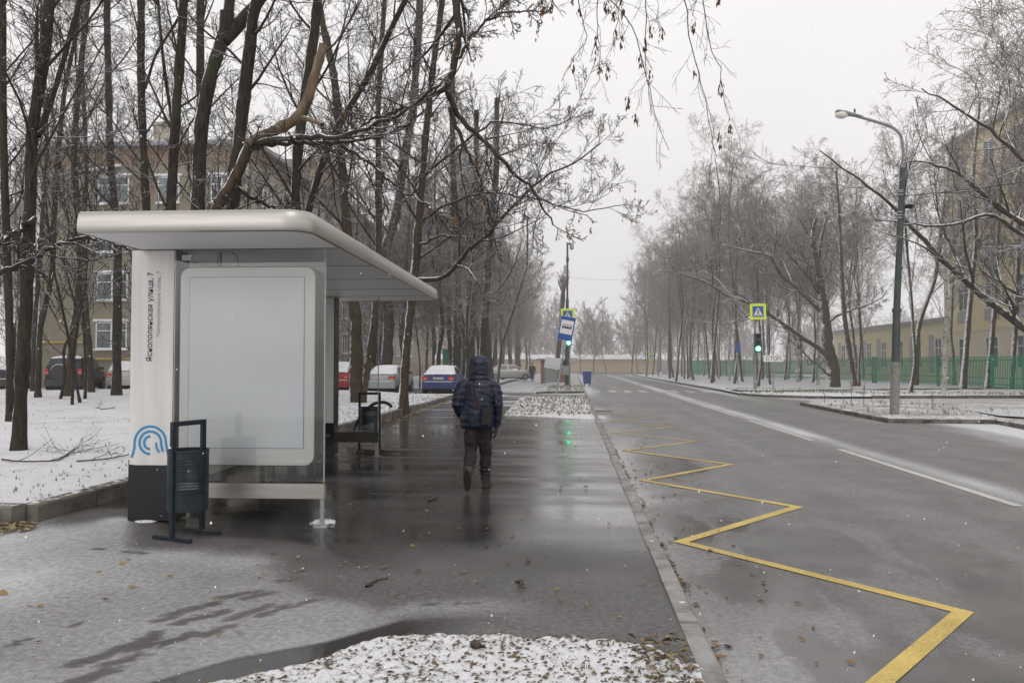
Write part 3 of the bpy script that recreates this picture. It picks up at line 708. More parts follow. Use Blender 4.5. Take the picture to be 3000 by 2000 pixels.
brk = [at(u, v, Y) for u, v, Y in [(726, 432, 12.6), (745, 410, 12.6), (800, 385, 12.5), (868, 350, 12.5), (900, 300, 12.5), (928, 200, 12.5), (948, 132, 12.5)]]
v, f = tubes((smooth_path(brk, 30)-bp)[None], np.linspace(.105, .07, 30)[None]*(1+.08*rg_(3).normal(size=30))[None], 12)
b2 = [at(u, v_, Y) for u, v_, Y in [(880, 345, 12.5), (915, 352, 12.4), (944, 366, 12.3)]]
v2, f2 = tubes((smooth_path(b2, 8)-bp)[None], np.linspace(.045, .035, 8)[None], 8)
link('torn_limb', quad_mesh('torn_limb', [(v, f), (v2, f2)], M['bare']), bt)
left_tree('thick trunk crossing the torn limb above the canopy', [(858, 1180), (860, 900), (862, 618), (875, 400), (910, 180), (933, 0)], 19, .16, .13, 13, 5)
left_tree('diagonal dark tree leaning right above the canopy corner', [(840, 1170), (870, 800), (905, 600), (970, 400), (1092, 205), (1141, 90), (1190, 0)], 22, .14, .08, 14, 4, (1.5, 0), K=(15, 8, 7, 5))
left_tree('snow-sided double trunk seen through the far glass', [(1043, 1180), (1040, 1010), (1048, 950), (1030, 860), (1016, 683), (996, 400), (980, 225), (930, 0)], 28, .24, .11, 15, 4, bm='bark2',
          extra=[([(1062, 1178), (1085, 1030), (1105, 880), (1110, 720), (1107, 310), (1123, 45)], 1, 4, .3, .17, .1)])
left_tree('trunk behind the silver car and right of the far glass', [(1130, 1100), (1132, 1060), (1142, 930), (1120, 760), (1168, 600), (1180, 480), (1212, 310), (1230, 0)], 47, .34, .2, 16, 6, K=(10, 7, 6, 3), rmin=.008)
left_tree('knobbly snow-flecked tree growing at the kerb end', [(1181, 1200), (1188, 1050), (1197, 962), (1212, 828), (1221, 740), (1226, 650), (1246, 400), (1270, 180), (1297, 0)], 24.6, .17, .10, 17, 3, bm='bark2', K=(15, 7, 6, 4), seeds=160,
          limbs=[([(1215, 820), (1270, 820), (1320, 800), (1370, 740), (1430, 690), (1470, 640), (1530, 575), (1590, 520), (1680, 480), (1760, 420)], 24.6, -3, .085, .018),
                 ([(1222, 720), (1290, 690), (1360, 697), (1420, 690)], 24.6, -1, .05, .015),
                 ([(1225, 660), (1300, 600), (1420, 560), (1560, 580), (1700, 620), (1830, 600)], 24.6, -2, .05, .012),
                 ([(1235, 520), (1330, 440), (1450, 350), (1600, 380), (1720, 330)], 24.6, -2, .05, .012)])
# long dark limb bending down from above the picture
P = [(-6.4, 13.5, .15), (-6.2, 13.4, 4), (-5.6, 13, 8), (-4.6, 12.6, 10.2)]
make_tree('park_tree', 'dark tree whose bent limb sweeps down in the middle of the sky', 'tree', P[0], [(P, .16, .09)], (M['bark'], M['twig']), rg_(18), K=(8, 6, 5, 4), t0=.6, rmin=.004, seeds=120,
     limbs=[([P[-1]]+px([(1320, -260), (1333, 0), (1346, 90), (1338, 200), (1308, 255)], 12.4, -.2), .09, .055),
            (px([(1308, 255), (1325, 320), (1400, 400), (1480, 480), (1560, 560), (1620, 660)], 12.2, .3), .05, .012),
            (px([(1308, 255), (1210, 310), (1100, 350), (1000, 400)], 12.2, .5), .045, .015),
            (px([(1320, 315), (1345, 400), (1400, 500), (1430, 600), (1440, 720)], 12.2, .3), .035, .010),
            (px([(1335, 170), (1420, 60), (1500, 30), (1600, 40)], 12.2, .3), .03, .010)], group='bare trees on the left lawn')
mids = [('first of the three big trunks behind the blue car', [(1337, 1120), (1337, 1075), (1340, 850), (1332, 650), (1325, 400)], 48, .27, 19),
        ('middle of the three big trunks behind the blue car', [(1372, 1115), (1380, 1000), (1392, 850), (1400, 650), (1395, 500)], 50, .26, 20),
        ('last of the three big trunks, just above the hooded head', [(1412, 1115), (1418, 950), (1428, 800), (1442, 640), (1455, 480)], 46, .25, 21),
        ('leaning trunk right of the hooded head at the path edge', [(1441, 1120), (1432, 1050), (1426, 960), (1410, 840), (1400, 700)], 55, .25, 22),
        ('thin pale leaning stem among the far left trees', [(1458, 1105), (1470, 1010), (1500, 920), (1522, 850), (1545, 780)], 60, .10, 23)]
for lab, p, Y, r, s in mids: left_tree(lab, p, Y, r, r*.6, s, 4, K=(11, 7, 6, 3), rmin=.008, base=.02, lens=(.28, .5, .5, .5))

# prototypes for the rows of trees further off
def proto(kind, seed, h=18, r=.2):
    rng = rg_(seed); P = [(0, 0, 0)]; x = y = 0
    for k in range(1, 9):
        x += rng.normal()*.18; y += rng.normal()*.18; P.append((x, y, h*k/8))
    if kind in ('birch', 'park'):
        ex = [([(P[3][0], P[3][1], P[3][2]), (P[3][0]-.5, P[3][1]+.3, h*.58), (P[3][0]-1.0, P[3][1]+.4, h*.88)], r*.5, .03)] if seed % 2 else []
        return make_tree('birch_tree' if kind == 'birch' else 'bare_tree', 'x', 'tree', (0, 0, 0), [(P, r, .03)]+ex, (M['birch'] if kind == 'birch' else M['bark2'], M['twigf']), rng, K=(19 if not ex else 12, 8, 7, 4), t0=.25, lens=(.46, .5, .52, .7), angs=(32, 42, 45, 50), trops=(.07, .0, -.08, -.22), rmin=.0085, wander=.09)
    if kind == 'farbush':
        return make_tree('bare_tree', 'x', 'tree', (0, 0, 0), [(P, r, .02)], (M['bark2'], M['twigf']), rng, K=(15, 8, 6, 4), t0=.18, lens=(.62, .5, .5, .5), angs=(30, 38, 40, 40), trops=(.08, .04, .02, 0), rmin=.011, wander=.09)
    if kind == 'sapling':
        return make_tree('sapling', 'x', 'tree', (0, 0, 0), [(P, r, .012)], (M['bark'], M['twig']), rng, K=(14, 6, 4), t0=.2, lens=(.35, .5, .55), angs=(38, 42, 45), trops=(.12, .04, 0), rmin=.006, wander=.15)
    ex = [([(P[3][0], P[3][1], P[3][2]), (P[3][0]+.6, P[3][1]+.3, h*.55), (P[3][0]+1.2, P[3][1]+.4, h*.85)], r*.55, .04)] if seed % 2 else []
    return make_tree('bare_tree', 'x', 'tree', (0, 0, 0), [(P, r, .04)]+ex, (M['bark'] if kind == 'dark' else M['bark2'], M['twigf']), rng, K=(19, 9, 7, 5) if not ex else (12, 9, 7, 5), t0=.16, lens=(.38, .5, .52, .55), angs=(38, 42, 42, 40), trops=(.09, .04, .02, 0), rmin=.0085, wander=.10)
birches = [proto('birch', 100, 19, .12), proto('park', 101, 20, .13), proto('park', 102, 18, .12), proto('park', 103, 21, .14), proto('park', 104, 19, .13)]
darks = [proto('dark', 200+i, 15+i*1.2, .14+.02*i) for i in range(4)]
saplings = [proto('sapling', 500+i, 6.5+i, .04) for i in range(3)]
WORDS_L = ['slender', 'crooked', 'upright', 'dark-barked', 'snow-sided', 'twiggy', 'tall', 'low-branched']
used = set()
def place(protos, lst, group, where, kind):
    for i, (x, y, s, rz) in enumerate(lst):
        p = protos[i % len(protos)]
        o = p if id(p) not in used else copy_tree(p)
        used.add(id(p)); o.location = (x, y, .08); o.scale = (s, s, s); o.rotation_euler = (0, 0, rz); o['group'] = group
        o['label'] = where(i, x, y); o['category'] = 'tree'
ordn = ['1st', '2nd', '3rd']+['%dth' % k for k in range(4, 80)]
rng = rg_(55)
lst = []
for y in np.arange(47, 116, 3.6):
    for x in ((-6.6, -9.6, -13.2) if y < 75 else (-6.4, -9.5)):
        lst.append((x+rng.normal()*.7, y+rng.normal()*1.2, .72+.3*rng.random(), rng.random()*6.28))
lst = [p for p in lst if p[0] < -6]
lst.sort(key=lambda p: p[1])
place(darks, lst, 'bare trees beside the left footpath', lambda i, x, y: 'bare dark tree beside the left footpath, %s in its %s' % (ordn[i//3 if y < 75 else i//2], 'front row' if x > -8 else ('middle row' if x > -11.4 else 'back row')), 'dark')
lst = []
for y in np.arange(57, 116, 4.0):
    for x in ((11.6, 15.0, 19.0, 22.6) if 66 < y < 92 else ((10.8, 14.0, 18.0) if y > 80 else (12.2, 16.2, 20.6))):
        lst.append((x+rng.normal()*.8+(.0 if y > 60 else 1.2), y+rng.normal()*1.3, .66+.24*rng.random(), rng.random()*6.28))
lst.sort(key=lambda p: p[1])
place([birches[k] for k in (1, 2, 0, 3, 4, 1, 3)], lst, 'birches in the park on the right', lambda i, x, y: 'bare park tree right of the road, %s going away, in the row %s' % (ordn[i], 'by the kerb' if x < 13 else ('behind that' if x < 17 else ('third back' if x < 21 else 'along the fence'))), 'birch')
lst = [(26.8, 45, .85, 1), (28.5, 60, .85, 3), (28.5, 78, .85, 5.)]
place(birches[1:], lst, 'birches behind the green fence', lambda i, x, y: 'tall birch between the green fence and the yellow building, %s from the right' % ordn[i], 'birch')
lst = [(-33, 34, 1, 1.), (-36, 30, 1.05, 2.), (-30, 22, .9, 5.), (-13, 46.5, .8, 1.5), (-11, 33, .7, 3.5)]
place(darks, lst, 'thin trees in front of the brick house', lambda i, x, y: 'thin bare tree before the brick house, %s of five' % ordn[i], 'dark')

lst = [(-37.5, 49, .9, 1), (-42, 55, 1, 2.), (-46, 62, 1.1, 3.), (-52, 60, 1.1, 4.), (-44, 47, 1, 5.), (-36, 41, .8, .5)]
place(darks, lst, 'trees left of the brick house', lambda i, x, y: 'bare tree far left beyond the brick house corner, %s of six' % ordn[i], 'dark')
lst = [(21.5, 36, .95, 2.), (24.5, 38.5, 1.0, 4.2), (18.8, 44.5, .7, 1.1)]
place([birches[0], birches[3], birches[1]], lst, 'birches on the right verge', lambda i, x, y: 'tall drooping birch by the right picture edge before the fence, %s of three' % ordn[i], 'birch')
# leaning snow-laden tree on the right with long limb over the crossing sign
M_ST = M['snowtwig']
P = px([(2440, 1137), (2442, 1080), (2425, 1010), (2415, 900), (2395, 790), (2378, 690), (2390, 640)], 54)
make_tree('leaning_tree', 'old tree with swollen foot and long snow-covered limb behind the crossing sign', 'tree', P[0], [(P, .42, .12), (px([(2395, 800), (2405, 700), (2420, 640)], 54), .12, .08)], (M['bark2'], M_ST), rg_(300), K=(9, 7, 6, 3), t0=.45, rmin=.009,
     limbs=[(px([(2440, 1060), (2400, 1020), (2330, 975), (2250, 915), (2180, 880), (2120, 862), (2060, 820), (1990, 800)], 54, -3), .20, .04),
            (px([(2400, 910), (2330, 840), (2280, 800), (2262, 750), (2200, 735), (2100, 715)], 54, -2), .14, .03),
            (px([(2425, 945), (2460, 920), (2550, 890), (2600, 860)], 54, -1), .11, .03),
            (px([(2430, 1100), (2360, 1040), (2310, 990)], 53.5, -1), .08, .03),
            (px([(2400, 850), (2340, 780), (2290, 720), (2230, 670)], 54, -1), .09, .02)])
# tree standing off to the right whose limbs come into the picture
P = [(17.5, 26, -.02), (17.3, 26, 2.5), (17.0, 26, 6), (17.2, 26, 10), (17, 26, 14)]
make_tree('roadside_tree', 'snow-dusted limbs of a tree outside the right picture edge, crossing the lamp post', 'tree', P[0], [(P, .28, .10)], (M['bark'], M_ST), rg_(301), K=(10, 6, 5, 4), t0=.3, rmin=.005,
     limbs=[([(17.3, 26, 1.9)]+px([(3010, 975), (2860, 850), (2760, 760), (2690, 690), (2655, 640), (2560, 560), (2480, 500), (2400, 440)], 26, .5), .16, .02),
            ([(17.2, 26, 3.2)]+px([(3010, 880), (2930, 830), (2870, 790)], 26, .3), .12, .03),
            ([(17, 26, 6.2)]+px([(3010, 670), (2900, 590), (2800, 500), (2690, 470), (2640, 480)], 26, -.4), .13, .02),
            ([(17, 26, 5.2)]+px([(3010, 700), (2900, 620), (2800, 660), (2680, 660), (2560, 640)], 26, -.2), .10, .02),
            ([(17, 26, 9)]+px([(3010, 480), (2900, 380), (2780, 300), (2700, 260)], 26, -.2), .10, .02)])
P = px([(2765, 1152), (2770, 1000), (2775, 900), (2768, 750), (2775, 560), (2760, 420)], 46)
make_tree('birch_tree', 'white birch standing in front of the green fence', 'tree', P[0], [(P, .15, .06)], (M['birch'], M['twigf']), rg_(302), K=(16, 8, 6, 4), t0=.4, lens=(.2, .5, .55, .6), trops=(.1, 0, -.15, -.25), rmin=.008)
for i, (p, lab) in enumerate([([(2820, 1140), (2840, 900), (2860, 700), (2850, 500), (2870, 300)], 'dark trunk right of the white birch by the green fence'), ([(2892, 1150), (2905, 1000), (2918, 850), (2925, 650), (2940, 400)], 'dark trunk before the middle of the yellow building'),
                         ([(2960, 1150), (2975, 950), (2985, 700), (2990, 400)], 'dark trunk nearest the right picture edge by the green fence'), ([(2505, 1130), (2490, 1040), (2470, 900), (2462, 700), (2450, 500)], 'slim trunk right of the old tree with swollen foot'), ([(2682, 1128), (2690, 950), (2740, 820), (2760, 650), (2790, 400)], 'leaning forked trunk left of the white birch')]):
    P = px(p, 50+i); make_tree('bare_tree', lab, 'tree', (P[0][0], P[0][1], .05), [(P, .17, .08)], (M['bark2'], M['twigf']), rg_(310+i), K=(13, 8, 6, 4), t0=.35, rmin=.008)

# hanging maple branches with seed bunches in the top middle
hang = [([(1590, -260), (1640, -60), (1760, -30), (1850, 60), (1900, 250), (1930, 400), (1960, 440)], 0), ([(1700, -120), (1690, 20), (1730, 110), (1670, 180), (1645, 240)], .2), ([(1760, -60), (1745, 60), (1760, 200), (1740, 260)], .3),
        ([(1900, -120), (1890, 10), (1895, 60), (1888, 160), (1895, 240), (1910, 340)], .1), ([(1960, -120), (2010, 0), (2015, 120), (2060, 250), (2085, 400), (2100, 460)], -.2), ([(2050, -100), (2065, 60), (2080, 150), (2110, 180), (2130, 330)], -.1), ([(1820, -80), (1812, 60), (1790, 150)], .2), ([(1620, -160), (1615, 0), (1650, 50)], 0)]
P = [(-7.2, 5.2, -.05), (-7.0, 5.3, 3), (-6.4, 5.6, 6.5), (-5.2, 6.2, 9)]
ht = make_tree('maple_tree', 'maple branches with brown seed bunches hanging from the top of the picture', 'tree', P[0], [(P, .2, .12)], (M['bark'], M['twig']), rg_(320), K=(0,), crown=False)
hp = np.array(ht.location); parts = []; sp = []; rr = rg_(321)
mainl = smooth_path([P[-1], (-3, 7, 9.8), (-.5, 7.6, 8.4), (1, 7.8, 7.2)], 30)-hp; parts.append(tubes(mainl[None], np.linspace(.1, .03, 30)[None], 8))
for pts, dy in hang:
    Q = smooth_path([tuple(mainl[26]+hp)]+px(pts, 7.6+dy), 36)-hp; Q[1:-1] += rr.normal(size=(34, 3))*.008
    parts.append(tubes(Q[None], np.linspace(.011, .0028, 36)[None], 5))
    a, r = grow(Q[None, 10:], np.linspace(.008, .003, 26)[None], 16, .2, 50, -.12, .18, 6, .1, .5, .5, rng=rr, rmin=.0022); parts.append(tubes(a, r, 3))
    a2, r2 = grow(a, r, 3, .45, 45, -.15, .2, 4, .2, .6, .6, rng=rr, rmin=.0017); parts.append(tubes(a2, r2, 3))
    pk = rr.choice(len(a), 4, replace=False); sp += list(a[pk, -1]); sp += list(Q[[18, 27]]) if len(pts) > 5 else [Q[-4]]
link('crown', quad_mesh('crown', parts, M['twig']), ht)
M['keys'] = pm('brown_keys', (.07, .035, .025), (.15, .08, .05), 30, .8)
for q_ in sp: link('seed_cluster', quad_mesh('seed_cluster', [seeds_mesh([np.zeros(3)], rr, .046, 12, .13)], M['keys']), ht, tuple(q_))
# pollarded trunk by the camera pole
P = [at(1628, 1110, 75), at(1640, 980, 75), at(1650, 850, 75), at(1653, 835, 75)]
make_tree('pollarded_tree', 'pollarded trunk with knobbly head beside the camera pole', 'tree', (P[0][0], P[0][1], .03), [(P, .25, .23)], (M['bark2'], M['twigf']), rg_(330), K=(26, 4, 4), t0=.9, lens=(.35, .4, .4), angs=(35, 35, 35), trops=(.2, .1, .1), rmin=.01)
# scattered trees in front of the ochre wall and the far wood
lst = [(at(u, 1090, Y)[0], Y, sc_, rz) for u, Y, sc_, rz in [(1738, 126, 1.35, 0), (1775, 127, .9, 1.), (1850, 125, 1.45, 2.), (1868, 128, 1.0, 3), (1893, 126, 1.2, 4), (1925, 124, 1.35, 2.), (1700, 128, 1.1, 2.5), (1640, 126, 1.3, 1.2)]]
sx = sorted(range(8), key=lambda k: lst[k][0])
farbush = [proto('farbush', 520+i, 7+i, .09) for i in range(3)]
place(farbush, lst, 'small trees before the ochre wall', lambda i, x, y: 'small bare tree before the far ochre wall, %s from the left' % ordn[sx.index(i)], 'dark')
# saplings and thin stems under the left trees
lst = [(-9 -12*a, 21+30*b, .8+.6*c, d) for a, b, c, d in rg_(91).random((30, 4))]+[(-24-8*a, 18+16*b, .9+.5*c, d) for a, b, c, d in rg_(92).random((10, 4))]
lst = [p for p in lst if not (36.5 < p[1] < 44)]; lst.sort(key=lambda p: p[0])
place(saplings, lst, 'saplings under the left trees', lambda i, x, y: 'thin bare sapling among the left trees, %s from the left' % ordn[i], 'dark')
# the far wood: one mass
rw = rg_(400); P = []; R_ = []
for i in range(250):
    x = -70+i*.62+rw.normal()*2; y = 148+rw.random()*50; h = 8.5+4*rw.random(); q = np.zeros((7, 3)); q[:, 0] = x+np.cumsum(rw.normal(size=7)*.15); q[:, 1] = y; q[:, 2] = np.linspace(-.2, h, 7); P.append(q); R_.append(np.linspace(.13, .03, 7))
P = np.array(P); R_ = np.array(R_); parts = [tubes(P, R_, 5)]
a, r = grow(P, R_, 12, .38, 42, .12, .12, 6, .2, .5, .4, rng=rw, rmin=.05); parts.append(tubes(a, r, 3))
a, r = grow(a, r, 6, .5, 42, .06, .15, 5, .15, .5, .5, rng=rw, rmin=.036); parts.append(tubes(a, r, 3))
a, r = grow(a, r, 5, .55, 42, .0, .15, 4, .15, .5, .5, rng=rw, rmin=.034); parts.append(tubes(a, r, 3))
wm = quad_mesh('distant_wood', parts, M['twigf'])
tag(link('distant_wood', wm), 'hazy bare wood beyond the ochre wall', 'wood', kind='stuff')

# ------------------------------------------------------------------ bus shelter
def basis_rot(X, Y):
    X = Vector(X); Y = Vector(Y); Z = X.cross(Y)
    return Matrix((X, Y, Z)).transposed().to_euler()
UPTEXT = basis_rot((0, 0, 1), (-1, 0, 0)); FRONT = (pi/2, 0, 0)
sh = thing('bus_shelter', 'long metal and glass bus shelter with flat white canopy and blank poster box', 'bus shelter', (-2.53, 7.70, 0), radians(1.2))
def outline(x0, x1, y0, y1, ins, r):
    x0 += ins*.12; x1 -= ins; y0 += ins; y1 -= ins; r = max(.02, r-ins); P = [(x0, y1), (x0, y0)]
    for k in range(9):
        a = -pi/2+pi/2*k/8; P.append((x1-r+r*cos(a), y0+r+r*sin(a)))
    for k in range(9):
        a = pi/2*k/8; P.append((x1-r+r*cos(a), y1-r+r*sin(a)))
    return P
CX0, CX1, CY0, CY1, CZ = -1.97, .17, -1.06, 6.6, 2.85
prof = [(CZ-.012, .03), (CZ-.004, .008), (CZ+.02, .0), (CZ+.07, .0), (CZ+.11, .006), (CZ+.145, .014), (CZ+.175, .026), (CZ+.19, .045)]
mb = MB(); mb.rings([[(x, y, z) for x, y in outline(CX0, CX1, CY0, CY1, i, .26)] for z, i in prof], caps=False)
top = outline(CX0, CX1, CY0, CY1, .045, .26); mb.add([(x, y, CZ+.19) for x, y in top], [tuple(range(len(top)))])
mb.build('fascia', M['metal'], sh, smooth=True)
so = outline(CX0, CX1, CY0, CY1, .032, .26); me = mesh_from('soffit', [(x, y, CZ-.006) for x, y in so], [tuple(range(len(so)-1, -1, -1))], M['soffit']); link('soffit', me, sh)
for y in (.02, 1.45, 2.9, 4.35, 5.6): MB().box(CX0+.06, CX1-.05, y-.005, y+.005, CZ-.010, CZ-.004).build('panel_joint', M['bronze'], sh)
def pillar(y, flip=1):
    p = MB().box(-2.07, -1.60, y, y+.30, .60, CZ-.012).build('text_column', M['white'], sh, bevel=.008)
    MB().box(-2.075, -1.595, y+.004, y+.296, .03, .60).box(-2.075, -2.02, y+.003, y+.05, .60, .655).build('plinth', M['black'], sh)
    MB().box(-1.60, -1.585, y+.02, y+.28, .60, CZ-.012).build('shaded_side', M['bronze'], sh)  # dark strip: shade on the column's right face, put in as colour
    return p
pl = pillar(0.02); pf = pillar(5.75)
def fit_text(name, txt, size, mat, parent, loc, rot, length, bold=False):
    o = text_mesh(name, txt, size, mat, parent, loc, rot, bold); w = max(v.co.x for v in o.data.vertices)-min(v.co.x for v in o.data.vertices)
    o.scale = (length/w, 1, 1); return o
fit_text('lettering', 'Яснополянская улица, 7', .086, M['text'], pl, (-1.835, .017, 1.675), UPTEXT, .93, True)
fit_text('lettering', 'Yasnopolyanskaya Ulitsa, 7', .060, M['textg'], pl, (-1.755, .017, 1.93), UPTEXT, .69)
mb = MB(); lz, lx, k = 0.835, -1.84, .00094
def arc(cx, cz, r, a0, a1, n=24): return [(cx+r*cos(radians(a0+(a1-a0)*i/n)), cz+r*sin(radians(a0+(a1-a0)*i/n))) for i in range(n+1)]
def bandxz(mb, pts, w, y):
    t = MB(); band(t, pts, w, 0); mb.add([(x, y, z) for x, z, _ in t.V], t.F)
K_ = .00094
bandxz(mb, [(lx-.20, lz-.155), (lx-.185, lz-.12), (lx-.17, lz-.05)]+arc(lx, lz+.0, .168, 172, 20, 28)+[(lx+.17, lz-.02), (lx+.185, lz-.10), (lx+.20, lz-.15)], .024, .016)
bandxz(mb, [(lx, lz-.116)]+arc(lx, lz, .116, 262, 15, 28)+[(lx+.118, lz-.03), (lx+.135, lz-.09)], .024, .016)
bandxz(mb, arc(lx, lz, .066, 270, 90, 20), .024, .016)
bandxz(mb, [(lx+.06, lz-.0), (lx+.068, lz-.05), (lx+.095, lz-.10)], .022, .016)
mb.build('emblem', M['logo'], pl, fix=False)
# poster box behind the end glass
def rrect(x0, x1, z0, z1, r, n=6):
    P = []
    for cx, cz, a in ((x1-r, z1-r, 0), (x0+r, z1-r, 90), (x0+r, z0+r, 180), (x1-r, z0+r, 270)):
        for i in range(n+1): P.append((cx+r*cos(radians(a+90*i/n)), cz+r*sin(radians(a+90*i/n))))
    return P
bxx0, bxx1, bz0, bz1 = -1.555, -.115, .60, 2.66
def ringbox(mb, x0, x1, z0, z1, r, ys): mb.rings([[(x, y, z) for x, z in rrect(x0+i, x1-i, z0+i, z1-i, max(.01, r-i))] for y, i in ys])
mb = MB(); ringbox(mb, bxx0, bxx1, bz0, bz1, .11, [(.05, .012), (.055, .0), (.19, .0)]); pb = mb.build('poster_box', M['bronze'], sh, smooth=True)
mb = MB(); ringbox(mb, bxx0, bxx1, bz0, bz1, .11, [(.20, .0), (.36, .0), (.375, .02)]); mb.build('rear_shell', M['bronze'], pb, smooth=True)
mb = MB(); ringbox(mb, bxx0+.02, bxx1-.02, bz0+.02, bz1-.02, .09, [(.188, 0), (.202, 0)]); mb.build('seam', M['hole'], pb)
mb = MB(); ringbox(mb, bxx0+.006, bxx1-.006, bz0+.006, bz1-.006, .105, [(.035, .004), (.052, .0)]); mb.build('front_frame', pm('poster_frame_white', (.74, .74, .72), (.78, .78, .76), 1.5, .4), pb, smooth=True)
mb = MB(); mb.box(-1.45, -.225, .031, .034, .78, 2.555); mb.build('screen_edge', pm('screen_border', (.30, .32, .40), None, rough=.5), pb)
mb = MB(); mb.box(-1.443, -.232, .027, .0305, .787, 2.548); mb.build('screen', M['screen'], pb)
mb = MB().box(-1.6, 0.0, .0, .012, .455, CZ-.02); g = mb.build('end_glass', M['glass'], sh)
MB().box(-.006, .004, -.004, .016, .45, CZ-.012).build('glass_trim', M['steel'], sh)
MB().box(-1.6, .015, -.03, .05, .28, .415).box(-1.6, .012, -.024, .044, .415, .43).build('lower_rail', M['metal'], sh, bevel=.004)
mb = MB(); mb.tube([(-.02, .01, .01), (-.02, .01, .30)], .024, 12).tube([(-.02, .01, .14), (-.02, .01, .17)], .034, 12); mb.box(-.09, .05, -.06, .08, -.01, .012); mb.build('leg', M['steel'], sh)
mb = MB(); mb.box(-1.55, -1.45, .06, .12, 2.735, 2.79); mb.build('sticker', M['whitesn'], sh)
# cables above the poster box
mb = MB(); mb.tube([(-1.20, .2, 2.62), (-1.19, .2, 2.84)], .008, 6); mb.tube([(-1.21, .22, 2.62), (-1.24, .22, 2.72), (-1.22, .22, 2.84)], .005, 6); mb.tube([(-1.05, .2, 2.62), (-1.0, .2, 2.70), (-1.02, .2, 2.80), (-1.08, .2, 2.84)], .005, 6); mb.build('cable', M['plastic'], sh)
# back wall of glass between the columns, low rail with a leg
MB().box(-1.93, -1.88, .33, 5.74, .30, .44).build('lower_rail', M['metal'], sh)
MB().box(-1.93, -1.88, .33, 5.74, 2.74, CZ-.012).build('upper_rail', M['soffit'], sh)
for a, b in ((.34, 2.1), (2.12, 3.9), (3.92, 5.73)): MB().box(-1.912, -1.90, a, b, .44, 2.74).build('back_glass', M['glass'], sh)
MB().box(-1.935, -1.875, 3.60, 3.66, .0, .30).build('leg', M['bronze'], sh)
# far glass screen
MB().box(-1.60, -.80, 5.80, 5.812, .45, CZ-.02).build('far_glass', M['glass'], sh)
MB().box(-.808, -.795, 5.795, 5.817, .45, CZ-.012).build('glass_trim', M['steel'], sh)
MB().box(-1.61, -.79, 5.77, 5.85, .26, .44).build('lower_rail', M['bronze'], sh)
MB().box(-.86, -.80, 5.79, 5.84, .0, .26).box(-.90, -.76, 5.75, 5.88, -.005, .012).build('leg', M['steel'], sh)
MB().box(-1.85, -1.40, 2.2, 4.9, .44, .48).build('bench_seat', M['bronze'], sh)
for y in (2.5, 4.6): MB().box(-1.65, -1.6, y, y+.05, 0, .44).build('bench_leg', M['bronze'], sh)
# snow and ice lump round the foot
def lump(name, label, cat, c, r, mat, seed=0, kind=None, h=.4):
    mb = MB(); mb.ell((0, 0, 0), (1, 1, 1), 14, 9); me = mesh_from(name, mb.V, mb.F, mat, True); rn = rg_(seed)
    for v in me.vertices:
        k = 1+.35*(rn.random()-.5); v.co = Vector((v.co.x*r*k, v.co.y*r*k*.7, max(-.2, v.co.z)*r*h*k))
    o = link(name, me, None, c); return tag(o, label, cat, kind=kind)
lump('snow_lump', 'small heap of snow and leaves round the shelter foot', 'snow', gr(946, 1533), .13, M['lawn3'], 3)
lump('snow_lump', 'snow heaped along the foot of the white text column', 'snow', (-4.42, 7.72, .02), .13, M['lawn3'], 4, h=.16)

# ------------------------------------------------------------------ litter bins
def litter_bin(label, loc, rz):
    t = thing('litter_bin', label, 'litter bin', loc, rz, 'dark blue perforated litter bins')
    r = .185; n = 60; rows = 13; z0, z1 = .42, .76; dz = (z1-z0)/rows; mb = MB()
    def p(a, z): return (r*cos(a), r*sin(a), z)
    for i in range(n):
        a0, a1 = 2*pi*i/n, 2*pi*(i+1)/n
        mb.add([p(a0, .27), p(a1, .27), p(a1, z0), p(a0, z0)], [(0, 1, 2, 3)]); mb.add([p(a0, z1), p(a1, z1), p(a1, .83), p(a0, .83)], [(0, 1, 2, 3)])
        for j in range(rows):
            b0 = z0+dz*j; b1 = b0+dz; ai, aj = a0+(a1-a0)*.30, a0+(a1-a0)*.74; zi, zj = b0+dz*.28, b0+dz*.72
            mb.add([p(a0, b0), p(a1, b0), p(a1, b1), p(a0, b1), p(ai, zi), p(aj, zi), p(aj, zj), p(ai, zj)], [(0, 1, 5, 4), (1, 2, 6, 5), (2, 3, 7, 6), (3, 0, 4, 7)])
    mb.add([p(2*pi*i/n, .275) for i in range(n)], [tuple(range(n))])
    mb.build('bucket', M['bin'], t, smooth=True, fix=False)
    mb = MB(); mb.rings([[((r+e)*cos(2*pi*i/n), (r+e)*sin(2*pi*i/n), z) for i in range(n)] for e, z in ((0, .82), (.006, .822), (.006, .838), (-.004, .838), (-.004, .82))], caps=False); mb.build('rim', M['bin'], t, smooth=True)
    mb = MB()
    hw = .185; b = .022
    for s in (-1, 1): MB().box(s*hw-b, s*hw+b, -b, b, .04, 1.11).build('post', M['bin'], t, bevel=.004)
    MB().box(-hw+b, hw-b, -b, b, 1.065, 1.11).build('handle', M['bin'], t, bevel=.004)
    for s in (-1, 1): MB().box(s*hw-b, s*hw+b, -.23, .23, 0.0, .04).build('foot', M['bin'], t, bevel=.004)
    return t
lb = litter_bin('dark blue litter bin in front of the white text column', (-3.66, 7.10, .0), radians(72))
lb2 = copy_tree(lb, 'dark blue litter bin behind the far glass screen of the shelter'); lb2.location = (-3.80, 14.2, .01); lb2.rotation_euler = (0, 0, radians(8))
t = thing('curved_pipe', 'bent dark steel tube rising beside the far litter bin', 'pipe', (-4.35, 14.9, 0))
mb = MB(); pts = [(0, 0, 0), (.02, 0, .25), (.09, 0, .48), (.24, 0, .70), (.42, 0, .86), (.60, 0, .91), (.74, .02, .88), (.80, .03, .80)]
P = smooth_path(pts, 30); mb.tube([tuple(p) for p in P], .032, 10); mb.build('tube', M['bin'], t, smooth=True)
